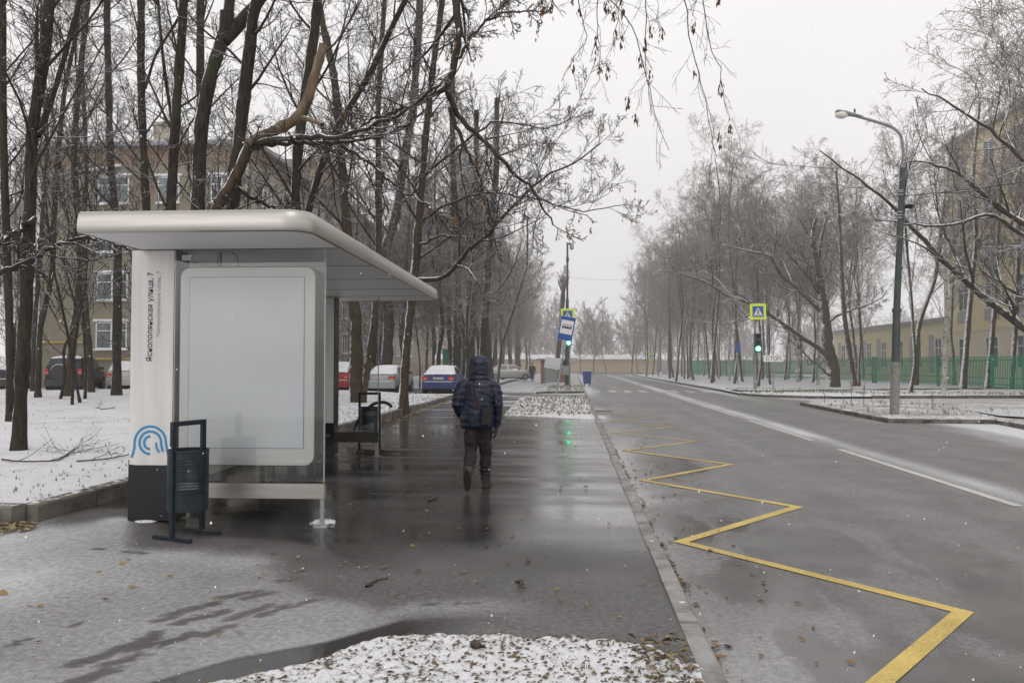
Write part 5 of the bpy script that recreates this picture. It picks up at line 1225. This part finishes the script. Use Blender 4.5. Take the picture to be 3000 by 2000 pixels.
# СТОП board
b = gr(2266, 1147, .05); t = thing('stop_line_sign', 'white board reading СТОП on a thin post beside the right traffic light', 'sign', b); Y = b[1]
c = at(2265, 1050, Y); mb = MB(); mb.tube([(0, 0, 0), (0, 0, c[2]+.05)], .035, 8); mb.build('post', M['poleg'], t)
bo = MB().box(-.56, .56, -.02, .0, -.19, .19).build('board', M['swhite'], t, loc=(c[0]-b[0], -.04, c[2]-b[2]), bevel=.004)
o = text_mesh('lettering', 'СТОП', .34, M['text'], bo, (0, -.024, -.12), FRONT, False, 'CENTER'); w = max(v.co.x for v in o.data.vertices)-min(v.co.x for v in o.data.vertices); o.scale = (.80/w, 1, 1)
# left crossing signal
b = gr(1669, 1133, .05); t = thing('traffic_light', 'traffic light with green lamp behind the leaning bus stop sign', 'traffic light', b, 0, 'traffic lights at the crossing')
Y = b[1]; mb = MB(); mb.tube([(0, 0, 0), (0, 0, at(1665, 940, Y)[2])], .055, 12); mb.build('pole', M['poleg'], t, smooth=True)
c = at(1663, 924, Y); ped_sign(t, .95, (c[0]-b[0], -.12, c[2]-b[2]))
c = at(1666, 990, Y); signal(t, (c[0]-b[0], -.16, c[2]-b[2]), 1.25)
mb = MB(); c = at(1680, 1054, Y); mb.box(-.28, .28, -.04, .02, -.14, .14); mb.build('grey_board', M['steel'], t, loc=(c[0]-b[0], -.05, c[2]-b[2]))
mb = MB(); c = at(1657, 1084, Y); mb.box(-.22, .22, -.2, .1, -.32, .32); mb.build('control_box', M['kdoor'], t, loc=(c[0]-b[0], -.1, c[2]-b[2]))
# tall pole with camera
b = gr(1660, 1131, .05); b = (b[0], 57.0, .03); b = (at(1661, 1131, 57)[0], 57, .03)
t = thing('camera_pole', 'tall dark pole with a dome camera on top behind the bus stop sign', 'pole', b); Ht = at(1664, 712, 57)[2]
mb = MB(); mb.tube([(0, 0, 0), (0, 0, 2.5), (0.04, 0, Ht-4.2)], [.17, .15, .12], 14); mb.tube([(0.04, 0, Ht-4.2), (.06, 0, Ht)], [.075, .07], 12); mb.build('pole', M['pole'], t, smooth=True)
mb = MB(); mb.tube([(.06, 0, Ht-.1), (.38, 0, Ht-.05)], .03, 8); mb.build('arm', M['pole'], t)
mb = MB(); mb.tube([(.38, 0, Ht-.08), (.38, 0, Ht-.34)], .14, 14); mb.ell((.38, 0, Ht-.40), (.15, .15, .14)); mb.build('dome_camera', M['steel'], t, smooth=True)
mb = MB(); mb.box(-.22, 0.0, -.1, .1, Ht-2.35, Ht-1.7); mb.build('junction_box', M['steel'], t); mb = MB(); mb.box(-.05, .17, -.12, .12, Ht-1.4, Ht-1.1); mb.build('clamp', M['pole'], t)
# leaning bus stop sign
b = gr(1619, 1203, .05); Y = b[1]; t = thing('bus_stop_sign', 'leaning blue bus stop sign with a bus symbol and a timetable board on its post', 'sign', b)
tp = at(1672, 928, Y); lean = atan2(tp[0]-b[0], tp[2]-b[2]); HL = sqrt((tp[0]-b[0])**2+(tp[2]-b[2])**2); t.rotation_euler = (0, lean, 0)
mb = MB(); mb.tube([(0, 0, -.05), (0, 0, HL)], .033, 10); mb.build('post', M['steel'], t, smooth=True)
pz = HL-.42; pn = MB().box(-.33, .20, -.030, -.012, pz-.42, pz+.42).build('sign_plate', M['swhite'], t, bevel=.004)
MB().box(-.318, .188, -.036, -.031, pz-.408, pz+.408).build('blue_face', M['sblue'], pn)
MB().box(-.275, .145, -.041, -.0365, pz-.19, pz+.28).build('white_field', M['swhite'], pn)
mb = MB(); cx, cz = -.065, pz+.05; mb.prism([(cx-.165, cz-.05), (cx+.165, cz-.05), (cx+.165, cz+.02), (cx+.155, cz+.085), (cx-.15, cz+.085), (cx-.165, cz+.02)], -.045, -.042); mb.build('bus_symbol', M['text'], pn)
mb = MB()
for k in range(5): mb.box(cx-.14+k*.058, cx-.095+k*.058, -.048, -.0455, cz+.015, cz+.07)
for sx in (-.10, .10):
    mb.tube([(cx+sx, -.0455, cz-.055), (cx+sx, -.049, cz-.055)], .034, 14)
mb.build('bus_windows', M['swhite'], pn)
mb = MB()
for sx in (-.10, .10): mb.tube([(cx+sx, -.0495, cz-.055), (cx+sx, -.052, cz-.055)], .02, 12)
mb.build('bus_wheels', M['text'], pn)
tz = pz-1.32+.06; tt = MB().box(-.575, -.04, -.03, -.012, tz-.185, tz+.185).build('timetable', M['sgrey'], t)
mb = MB(); rr = rg_(9)
for i in range(14):
    x = -.56; 
    while x < -.08:
        w = .01+.02*rr.random(); z = tz-.17+i*.018
        if i < 7 and rr.random() < .75: mb.box(x, x+w, -.032, -.0305, z, z+.007)
        x += w+.012
mb.build('timetable_print', M['textg'], tt)
# brick kiosk
kx0, kx1 = at(1584, 1100, 65)[0], at(1656, 1100, 65)[0]; W_ = kx1-kx0
t = thing('brick_booth', 'small red brick booth with grey metal doors beside the left footpath', 'booth', (kx0, 65, .03))
mb = MB(); mb.box(0, .32, 0, 1.8, 0, 1.95).box(1.42, W_, 0, 1.8, 0, 1.1).box(.32, W_, .3, 1.8, 0, 1.95).box(W_-.02, W_, 0, .3, 1.1, 1.95); mb.build('brick_wall', M['brickred'], t)
mb = MB(); mb.box(.33, 1.41, .0, .05, .03, 1.9); mb.build('metal_door', M['kdoor'], t); mb = MB(); mb.box(1.45, W_-.05, .27, .298, 1.12, 1.9); mb.build('dark_opening', M['hole'], t)
mb = MB(); mb.box(-.35, W_+.1, -.25, 2, 1.96, 2.04); mb.build('roof', M['roof'], t); mb = MB(); mb.box(-.33, W_+.08, -.23, 2, 2.042, 2.11); mb.build('roof_snow', M['snow'], t)
# blue wheelie bin
b = gr(1720, 1131, -.1); t = thing('wheeled_bin', 'blue wheeled waste bin standing on the road edge with snow on its lid', 'waste bin', (b[0], b[1], -.1))
mb = MB(); mb.rings([[(sx*w, sy*d, z) for sx, sy in ((-1, -1), (1, -1), (1, 1), (-1, 1))] for w, d, z in ((.285, .33, .2), (.335, .38, 1.0), (.35, .40, 1.02), (.35, .40, 1.07))]); mb.build('tub', M['bluebin'], t, bevel=.02)
mb = MB(); mb.rings([[(sx*w, sy*d, z) for sx, sy in ((-1, -1), (1, -1), (1, 1), (-1, 1))] for w, d, z in ((.37, .42, 1.075), (.37, .42, 1.12), (.30, .34, 1.19))]); mb.build('lid', M['bluebin'], t, bevel=.02); mb = MB(); mb.box(-.34, .34, -.38, .38, 1.185, 1.225); mb.build('lid_snow', M['snow'], t, bevel=.015)
for sx in (-1, 1):
    for sy in (-1, 1):
        mb = MB(); mb.tube([(sx*.22-.03, sy*.25, .1), (sx*.22+.03, sy*.25, .1)], .10, 14); w = mb.build('wheel', M['tyre'], t); mb = MB(); mb.box(sx*.22-.05, sx*.22+.05, sy*.25-.03, sy*.25+.03, .1, .22); mb.build('fork', M['plastic'], w)
# big street lamp on the right
b = gr(2620, 1211, .08); Y = b[1]; t = thing('street_lamp', 'tall street lamp on the right verge with long curved arm', 'street lamp', b)
def rel(u, v, dy=0): c = at(u, v, Y+dy); return (c[0]-b[0], dy, c[2]-b[2])
mb = MB(); mb.tube([(0, 0, 0), rel(2624, 1060)], [.14, .13], 20); mb.build('concrete_base', pm('lamp_base_concrete', (.17, .16, .15), (.28, .27, .25), 9, .85, bmp=.6, bscale=30), t, smooth=True)
mb = MB(); mb.tube([rel(2624, 1062), rel(2627, 912)], [.125, .115], 20); mb.tube([rel(2627, 914), rel(2627, 904)], [.14, .14], 20); mb.tube([rel(2627, 906), rel(2645, 490)], [.105, .085], 18); mb.build('pole', M['pole'], t, smooth=True)
arm = smooth_path([rel(2645, 492), rel(2647, 440), rel(2640, 395), rel(2615, 372), rel(2560, 355), rel(2490, 335)], 30); mb = MB(); mb.tube([tuple(p) for p in arm], .045, 10); mb.tube([rel(2645, 492), rel(2646, 470)], [.09, .06], 12); mb.build('arm', M['poleg'], t, smooth=True)
l0 = Vector(rel(2495, 336)); l1 = Vector(rel(2452, 328)); mid = (l0+l1)/2; dr = (l1-l0).normalized()
mb = MB(); mb.tube([l0+dr*-.35, l0, l0+dr*.2, l1, l1+dr*.05], [.05, .10, .14, .12, .05], 14, squash=.6); hd = mb.build('lamp_head', M['poleg'], t, smooth=True)
mb = MB(); cc = l0+dr*.32+Vector((0, 0, -.06)); mb.ell((cc.x, cc.y, cc.z), (.22, .15, .13)); mb.build('lamp_glass', pm('frosted_lamp_glass', (.75, .75, .66), None, rough=.3), hd, smooth=True)
mb = MB(); mb.tube([tuple(l0+dr*-.1+Vector((0, 0, .08))), tuple(l0+dr*-.1+Vector((0, 0, .2)))], .03, 8); mb.build('photocell', M['pole'], hd)
mb = MB()
for v_ in (560, 565, 573, 623, 632, 640): p = rel(2640-(v_-500)*.04, v_); mb.tube([(p[0], 0, p[2]), (p[0], 0, p[2]+.03)], .105, 16)
mb.build('strap_band', M['steel'], t)
mb = MB(); p = rel(2655, 606); mb.box(p[0], p[0]+.2, -.1, .1, p[2]-.04, p[2]+.06); mb.build('bracket', M['hole'], t)
# further lamp posts and blank signs
for (u, v0, v1, lab) in ((1963, 1110, 930, 'distant grey lamp post on the right kerb near the ochre wall'),):
    b = gr(u, v0, .05); t = thing('street_lamp', lab, 'street lamp', b); top = at(u, v1-150, b[1])[2]
    mb = MB(); mb.tube([(0, 0, 0), (0, 0, top)], [.14, .07], 10); mb.build('pole', M['pole'], t, smooth=True); mb = MB(); mb.tube([(0, 0, top-.05), (-.7, 0, top+.3), (-1.6, 0, top+.45)], .04, 8); mb.build('arm', M['poleg'], t); mb = MB(); mb.ell((-1.8, 0, top+.42), (.3, .12, .08)); mb.build('lamp_head', M['poleg'], t, smooth=True)
b = gr(2162, 1127, .05); t = thing('road_sign', 'thin post with a sign seen edge-on left of the right traffic light', 'sign', b); c = at(2163, 1020, b[1]); mb = MB(); mb.tube([(0, 0, 0), (0, 0, c[2]+.35)], .04, 8); mb.build('post', M['steel'], t); mb = MB(); mb.box(-.18, .18, -.05, -.03, c[2]-.35, c[2]+.35); mb.build('sign_plate', M['sblue'], t)
b = at(1909, 1092, 112); b = (b[0], 112, .05); t = thing('crossing_sign', 'small far crossing sign before the ochre wall', 'sign', b); mb = MB(); mb.tube([(0, 0, 0), (0, 0, 3)], .05, 8); mb.build('post', M['steel'], t); ped_sign(t, .9, (0, -.1, at(1909, 1046, 112)[2]))
# faint overhead wires
def wire(p, q, sag, r, label):
    p = Vector(p); q = Vector(q); pts = [p.lerp(q, i/24)+Vector((0, 0, -sag*4*(i/24)*(1-i/24))) for i in range(25)]; mb = MB(); mb.tube([tuple(v) for v in pts], r, 4); o = mb.build('overhead_wire', M['plastic']); return tag(o, label, 'wire')
wire(at(1660, 810, 57), at(2640, 565, 26), 1.2, .006, 'thin overhead wire from the camera pole to the right street lamp')
wire(at(2640, 575, 26), (24, 20, 9), .5, .012, 'dark wire running right from the street lamp out of the picture')
wire(at(1700, 985, 110), at(2150, 985, 110), .3, .02, 'far level wire in front of the hazy wood')
# drain grate by the left kerb
g = gr(1769, 1204, -.1); mb = MB(); mb.box(g[0]-.3, g[0]+.3, g[1]-.3, g[1]+.3, -.099, -.090)
for k in range(7): pass
t = thing('drain_grate', 'iron drain grate in the road beside the kerb', 'grate', (g[0], g[1], -.1)); MB().box(-.3, .3, -.3, .3, 0, .006).build('grate_pit', M['hole'], t); mb = MB()
for k in range(8): mb.box(-.28+k*.075, -.245+k*.075, -.28, .28, .006, .014)
mb.build('grate_bars', M['poleg'], t)

# ------------------------------------------------------------------ leaves, grass, sticks
def leaf_scatter(name, label, pts, size, mat, seed, curl=.5):
    rn = rg_(seed); V = []; F = []
    for (x, y, z) in pts:
        s = size*(.5+1.0*rn.random()); a = rn.random()*2*pi; c, sn = cos(a), sin(a); tl = (rn.random()-.5)*1.1; w = s*(.22+.3*rn.random())
        loc = [(-s, 0, 0), (-s*.3, w, curl*s*rn.random()*.5), (s*.35, w*.8, curl*s*.4*rn.random()), (s, 0, curl*s*(rn.random()-.2)), (s*.3, -w, curl*s*.4*rn.random()), (-s*.35, -w*.9, curl*s*.3*rn.random()), (0, 0, -.1*s)]
        b = len(V)
        for lx_, ly, lz_ in loc: V.append((x+c*lx_-sn*ly, y+sn*lx_+c*ly, z+lz_+tl*ly+s*.08))
        F += [(b, b+6, b+1), (b+1, b+6, b+2), (b+2, b+6, b+3), (b+3, b+6, b+4), (b+4, b+6, b+5), (b+5, b+6, b)]
    o = link(name, mesh_from(name, V, F, mat, True)); return tag(o, label, 'leaves', kind='stuff')
rn = rg_(77); pts = []
for _ in range(3600):
    x = -2.0+2.62*rn.random(); y = 2.6+2.15*rn.random(); f = bed_front(x)-y
    if f < -.05 or (x < -.6 and rn.random() < .45): continue
    if x > .1 and rn.random() < .0: continue
    z = float(bed_z(np.array([x]), np.array([y]))[0]); pts.append((x, y, z+.002))
leaf_scatter('bed_leaves', 'dead narrow leaves poking through snow of the near planting bed', pts, .0145, pm('bed_leaf', (.05, .035, .02), (.20, .14, .07), 25, .8), 1, 1.0)
pts = []
for _ in range(200): pts.append((.30+.34*rn.random()**.7, 3.3+1.3*rn.random(), .055+.03*rn.random()))
leaf_scatter('bed_leaves', 'pile of larger brown leaves in the bed corner by the kerb', pts, .026, pm('brown_leaf', (.06, .04, .022), (.30, .22, .12), 14, .7), 2, 1.1)
pts = []
for _ in range(420):
    y = 3.9+20*rn.random()**1.6; c_ = .5+.5*sin(y*2.1)+.4*sin(y*5.3)
    if rn.random() < max(.08, c_*.8): pts.append((.815+abs(rn.normal())*.035+.02, y, -.092))
for _ in range(130): y = 4+14*rn.random(); pts.append((.85+rn.random()**2*.9, y, -.094))
leaf_scatter('gutter_leaves', 'wet leaves and keys lying in the gutter along the kerb', pts, .028, pm('gutter_leaf', (.10, .06, .03), (.24, .15, .07), 20, .6), 3, .6)
pts = []
for _ in range(900):
    y = 12+24*rn.random(); pts.append((-5.42+abs(rn.normal())*.18+.35*max(0, 1-abs(y-23.5)/2.5)*rn.random(), y, .022))
for _ in range(160): pts.append((-5.9+.6*rn.random(), 6.95+.4*rn.random(), .03+.03*rn.random()))
leaf_scatter('kerb_leaves', 'yellow-brown leaves drifted against the lawn kerb', pts, .035, pm('tan_leaf', (.16, .11, .055), (.34, .26, .14), 12, .8), 4, .8)
pts = [(*gr(u, v)[:2], .012) for u, v in [(1012, 1650), (1075, 1668), (1398, 1708), (800, 1624), (873, 1635), (850, 1703), (772, 1685), (388, 1724), (1547, 1645), (1548, 1650), (1210, 1603), (1425, 1600), (1720, 1775), (1640, 1762), (1500, 1573), (700, 1860), (640, 1866), (85, 1780), (110, 1885), (360, 1655), (1423, 1682), (1502, 1571), (1815, 1810), (310, 1760), (1100, 1622), (1290, 1500), (960, 1700), (1125, 1665)]]
for _ in range(130): pts.append((-5.2+5.8*rn.random(), 4.9+16*rn.random(), .014))
leaf_scatter('pavement_leaves', 'scattered ochre leaves on the wet pavement', pts, .030, M['leaf'], 5, .7)
pts = []
for _ in range(1000): x = -2.2+2.85*rn.random(); y = 23.3+14.5*rn.random(); pts.append((x, y, .10+.04*rn.random()))
leaf_scatter('verge_leaves', 'leaves lying in the snow of the middle verge', pts, .036, pm('verge_leaf', (.09, .06, .03), (.28, .22, .12), 14, .8), 6, .8)
def tufts(name, label, pts, h, seed, blades=7):
    rn = rg_(seed); V = []; F = []
    for (x, y, z) in pts:
        for _ in range(blades):
            a = rn.random()*2*pi; r = .03*rn.random(); hh = h*(.4+.8*rn.random()); l = .5*hh*rn.random(); w = .004*(1+y*.05)
            bx_, by = x+r*cos(a), y+r*sin(a); b = len(V); nx_, ny_ = -sin(a)*w, cos(a)*w
            V += [(bx_-nx_, by-ny_, z), (bx_+nx_, by+ny_, z), (bx_+l*.4*cos(a)+nx_*.7, by+l*.4*sin(a)+ny_*.7, z+hh*.6), (bx_+l*cos(a), by+l*sin(a), z+hh)]; F += [(b, b+1, b+2), (b, b+2, b+3)]
    o = link(name, mesh_from(name, V, F, M['grass'])); return tag(o, label, 'grass', kind='stuff')
pts = []
for _ in range(420): x = -1.4+2.0*rn.random(); y = 2.8+1.8*rn.random(); 
pts = [(.02+.06*rn.normal(), 4.12+.05*rn.normal(), .04) for _ in range(5)]+[(.2+.3*rn.random(), 4.4+.15*rn.random(), .04) for _ in range(4)]
tufts('grass_tufts', 'green grass tufts in the near planting bed', pts, .05, 11, 4)
pts = []
for _ in range(450): x = -2.2+2.85*rn.random(); y = 23.5+14*rn.random(); pts.append((x, y, .08))
for _ in range(250): pts.append((-1.6+2.2*rn.random(), 44.3+12*rn.random(), .1))
tufts('grass_tufts', 'grass poking through the middle verges', pts, .09, 12, 4)
pts = []
for _ in range(700): x = 9.6+rn.random()*26; y = 24+10*rn.random(); pts.append((x, y, .08)) if (y < 28-.0 or x < 14) and (x > 12.5 or y < 33) else None
for _ in range(700): pts.append((9.6+rn.random()*6, 42+8*rn.random(), .08))
for _ in range(500): pts.append((15+rn.random()*18, 40.7+3*rn.random(), .08))
tufts('grass_tufts', 'grass poking through the right verge', pts, .12, 13, 4)
pts = []
for _ in range(700):
    y = 7.8+29*rn.random(); x = -5.75-abs(rn.normal())*1.2; pts.append((x, y, float(lawn_z(np.array([x]), np.array([y]))[0])))
for _ in range(350):
    x = -5.8-16*rn.random(); y = 8+28*rn.random(); pts.append((x, y, float(lawn_z(np.array([x]), np.array([y]))[0])))
tufts('grass_tufts', 'grass blades poking through the left lawn', pts, .05, 14, 3)
# dry weeds on the right verge
for i, (u, v, h) in enumerate([(2494, 1180, .9), (2530, 1185, .8), (2730, 1195, .5), (2415, 1180, .5), (2470, 1183, .5)]):
    b = gr(u, v, .1); r5 = rg_(600+i); parts = []
    P0 = np.array([[0, 0, 0], [.03, 0, h*.5], [.02+.05*r5.normal(), .02, h]]); P0 = smooth_path(P0, 12)[None]; parts.append(tubes(P0, np.linspace(.012, .005, 12)[None], 5))
    a, r = grow(P0, np.linspace(.01, .005, 12)[None], 12, .35, 40, .1, .1, 5, .25, .6, .5, rng=r5, rmin=.005); parts.append(tubes(a, r, 3))
    o = link('dry_weed', quad_mesh('dry_weed', parts, M['twig']), None, b); tag(o, ['tall dry weed stalk left of the street lamp', 'dry weed stalk nearest the left of the street lamp foot', 'bushy dry weed right of the street lamp', 'small dry weed at the left end of the right verge', 'small dry weed between the taller stalks'][i], 'weed')
# fallen branches on the lawn and sticks on the pavement
def stick(label, pts, r, seed, twigs=0, group=None, z=None):
    P = np.array(pts, float); o0 = P[0].copy(); Q = smooth_path(P-o0, 16); rs_ = rg_(seed); Q[1:-1, :2] += rs_.normal(size=(14, 2))*.012
    parts = [tubes(Q[None], np.linspace(r, r*.45, 16)[None], 6)]
    if twigs:
        a, rr_ = grow(Q[None], np.linspace(r, r*.4, 16)[None], twigs, .45, 40, 0, .12, 6, .15, .5, .4, rng=rs_, rmin=.003); a[:, :, 2] = np.abs(a[:, :, 2])*.5+.005; parts.append(tubes(a, rr_, 4))
        a2, r2 = grow(a, rr_, 4, .5, 40, 0, .12, 5, .2, .5, .4, rng=rs_, rmin=.003); a2[:, :, 2] = np.abs(a2[:, :, 2])*.6+.005; parts.append(tubes(a2, r2, 3))
    o = link('fallen_branch' if twigs else 'stick', quad_mesh('stick', parts, M['stick']), None, tuple(o0)); return tag(o, label, 'branch' if twigs else 'stick', group)
g3 = lambda u, v, z=.012: gr(u, v, z)
stick('twiggy fallen branch on the snow below the nearest lawn tree', [g3(5, 1345, .21), g3(60, 1352, .22), g3(170, 1350, .21), g3(230, 1310, .22)], .014, 1, 9)
stick('fallen branch on the lawn left of the text column', [g3(225, 1350, .21), g3(300, 1345, .22), g3(388, 1330, .21)], .013, 2, 5)
stick('thin fallen branch lying before the left trees', [g3(280, 1193, .3), g3(300, 1198, .3), g3(336, 1195, .3)], .02, 3, 2)
stick('dark stick on the wet pavement in front of the person', [g3(1073, 1717), g3(1105, 1700), g3(1138, 1688)], .010, 4)
stick('short stick on the wet pavement left of the walking feet', [g3(1256, 1466), g3(1285, 1455)], .012, 5)
stick('curled bark piece on the dry pavement', [g3(1524, 1702, .02), g3(1528, 1715, .04), g3(1537, 1723, .02)], .012, 6)
stick('stick lying on snow in the near bed', [g3(1385, 1885, .08), g3(1405, 1890, .09), g3(1422, 1892, .08)], .022, 7)
t = thing('branch_pile', 'small pile of dark branches by the far shelter foot', 'branches', gr(1105, 1328)); rr = rg_(8); mb_parts = []
Q = np.stack([np.linspace([rr.normal()*.25, rr.normal()*.1, .02+.03*rr.random()], [rr.normal()*.3, rr.normal()*.12, .02+.05*rr.random()], 6) for _ in range(22)]); link('branches', quad_mesh('branches', [tubes(Q, np.full((22, 6), .008), 5)], M['stick']), t)

# ------------------------------------------------------------------ falling snow
rn = rg_(999); N = 2000; V = []; F = []
Yf = 1.6+26*rn.random(N)**1.5; Uf = rn.random(N)*1.25-.72; Zf = rn.random(N)
for i in range(N):
    y = Yf[i]; x = Uf[i]*y*1.05; z = .1+(.62*y+1.4)*Zf[i]; r = .0011+.0024*rn.random()**3+.0006*rn.random()
    d = Vector((.55, .1, -1)).normalized(); b = len(V); s = r
    V += [(x-s, y, z), (x+s, y, z), (x, y-s, z), (x, y+s, z), (x, y, z+s*1.3), (x, y, z-s*1.3)]
    F += [(b, b+2, b+4), (b+2, b+1, b+4), (b+1, b+3, b+4), (b+3, b, b+4), (b+2, b, b+5), (b+1, b+2, b+5), (b+3, b+1, b+5), (b, b+3, b+5)]
o = link('falling_snow', mesh_from('falling_snow', V, F, pm('snowflake', (.9, .9, .9), None, rough=.9), True)); tag(o, 'small snowflakes falling through the air', 'snowfall', kind='stuff')

# haze: real snow-filled air, thin near the viewer
for k, (y0, y1, den) in enumerate(((20, 45, .0022), (45, 80, .0042), (80, 700, .0040))):
    m = bpy.data.materials.new('snow_haze'); m.use_nodes = True; nt = m.node_tree; nt.nodes.remove(nt.nodes['Principled BSDF'])
    vs = nt.nodes.new('ShaderNodeVolumeScatter'); vs.inputs['Density'].default_value = den; vs.inputs['Color'].default_value = (1, .98, .975, 1); vs.inputs['Anisotropy'].default_value = .2
    nt.links.new(vs.outputs[0], nt.nodes['Material Output'].inputs['Volume'])
    mb = MB(); mb.box(-600, 600, y0, y1-.01, -1.5, 42); o = mb.build('snow_haze', m); tag(o, ['thin haze of falling snow over the near park', 'haze of falling snow around the crossing', 'dense haze of falling snow at the end of the street'][k], 'haze', kind='stuff')

# ------------------------------------------------------------------ light
w = bpy.data.worlds.new('World'); sc.world = w; w.use_nodes = True; nt = w.node_tree; bg = nt.nodes['Background']
sky = nt.nodes.new('ShaderNodeTexSky'); sky.sky_type = 'NISHITA'; sky.sun_disc = False; sky.sun_elevation = radians(24); sky.sun_rotation = radians(205); sky.dust_density = 6; sky.air_density = 1.0
hs = nt.nodes.new('ShaderNodeHueSaturation'); hs.inputs['Saturation'].default_value = .05; hs.inputs['Value'].default_value = 1.0
nt.links.new(sky.outputs[0], hs.inputs['Color'])
mx = nt.nodes.new('ShaderNodeMix'); mx.data_type = 'RGBA'; mx.inputs[0].default_value = .86
# overcast deck: clouds hide the blue sky almost evenly, a little brighter overhead
tc = nt.nodes.new('ShaderNodeTexCoord'); sp = nt.nodes.new('ShaderNodeSeparateXYZ'); nt.links.new(tc.outputs['Generated'], sp.inputs[0])
rp = nt.nodes.new('ShaderNodeMapRange'); rp.inputs[1].default_value = 0; rp.inputs[2].default_value = .6; nt.links.new(sp.outputs[2], rp.inputs[0])
cr = nt.nodes.new('ShaderNodeMix'); cr.data_type = 'RGBA'; cr.inputs[6].default_value = (7.2, 6.9, 6.85, 1); cr.inputs[7].default_value = (8.1, 7.95, 8.0, 1); nt.links.new(rp.outputs[0], cr.inputs[0])
cn = nt.nodes.new('ShaderNodeTexNoise'); cn.inputs['Scale'].default_value = 1.6; cn.inputs['Detail'].default_value = 4; nt.links.new(tc.outputs['Generated'], cn.inputs['Vector'])
cm = nt.nodes.new('ShaderNodeMapRange'); cm.inputs[1].default_value = .3; cm.inputs[2].default_value = .7; cm.inputs[3].default_value = .94; cm.inputs[4].default_value = 1.05; nt.links.new(cn.outputs['Fac'], cm.inputs[0])
cv = nt.nodes.new('ShaderNodeVectorMath'); cv.operation = 'SCALE'; nt.links.new(cr.outputs[2], cv.inputs[0]); nt.links.new(cm.outputs[0], cv.inputs['Scale'])
nt.links.new(hs.outputs[0], mx.inputs[6]); nt.links.new(cv.outputs[0], mx.inputs[7]); nt.links.new(mx.outputs[2], bg.inputs[0]); bg.inputs[1].default_value = .135
sl = bpy.data.lights.new('sun', 'SUN'); sl.energy = .5; sl.angle = radians(25); sl.color = (1, .97, .93); so = bpy.data.objects.new('sun', sl); COL.objects.link(so)
so.rotation_euler = (radians(90-55), 0, radians(205-180)); so['kind'] = 'structure'

# colour management and sampling
sc.view_settings.view_transform = 'Standard'; sc.view_settings.look = 'None'; sc.view_settings.exposure = 0
sc.cycles.use_denoising = True
try: sc.cycles.denoiser = 'OPENIMAGEDENOISE'; sc.cycles.denoising_prefilter = 'ACCURATE'
except Exception: pass
sc.cycles.max_bounces = 8; sc.cycles.transparent_max_bounces = 24; sc.cycles.volume_bounces = 3; sc.cycles.diffuse_bounces = 3; sc.cycles.glossy_bounces = 3
sc.cycles.sample_clamp_indirect = 6
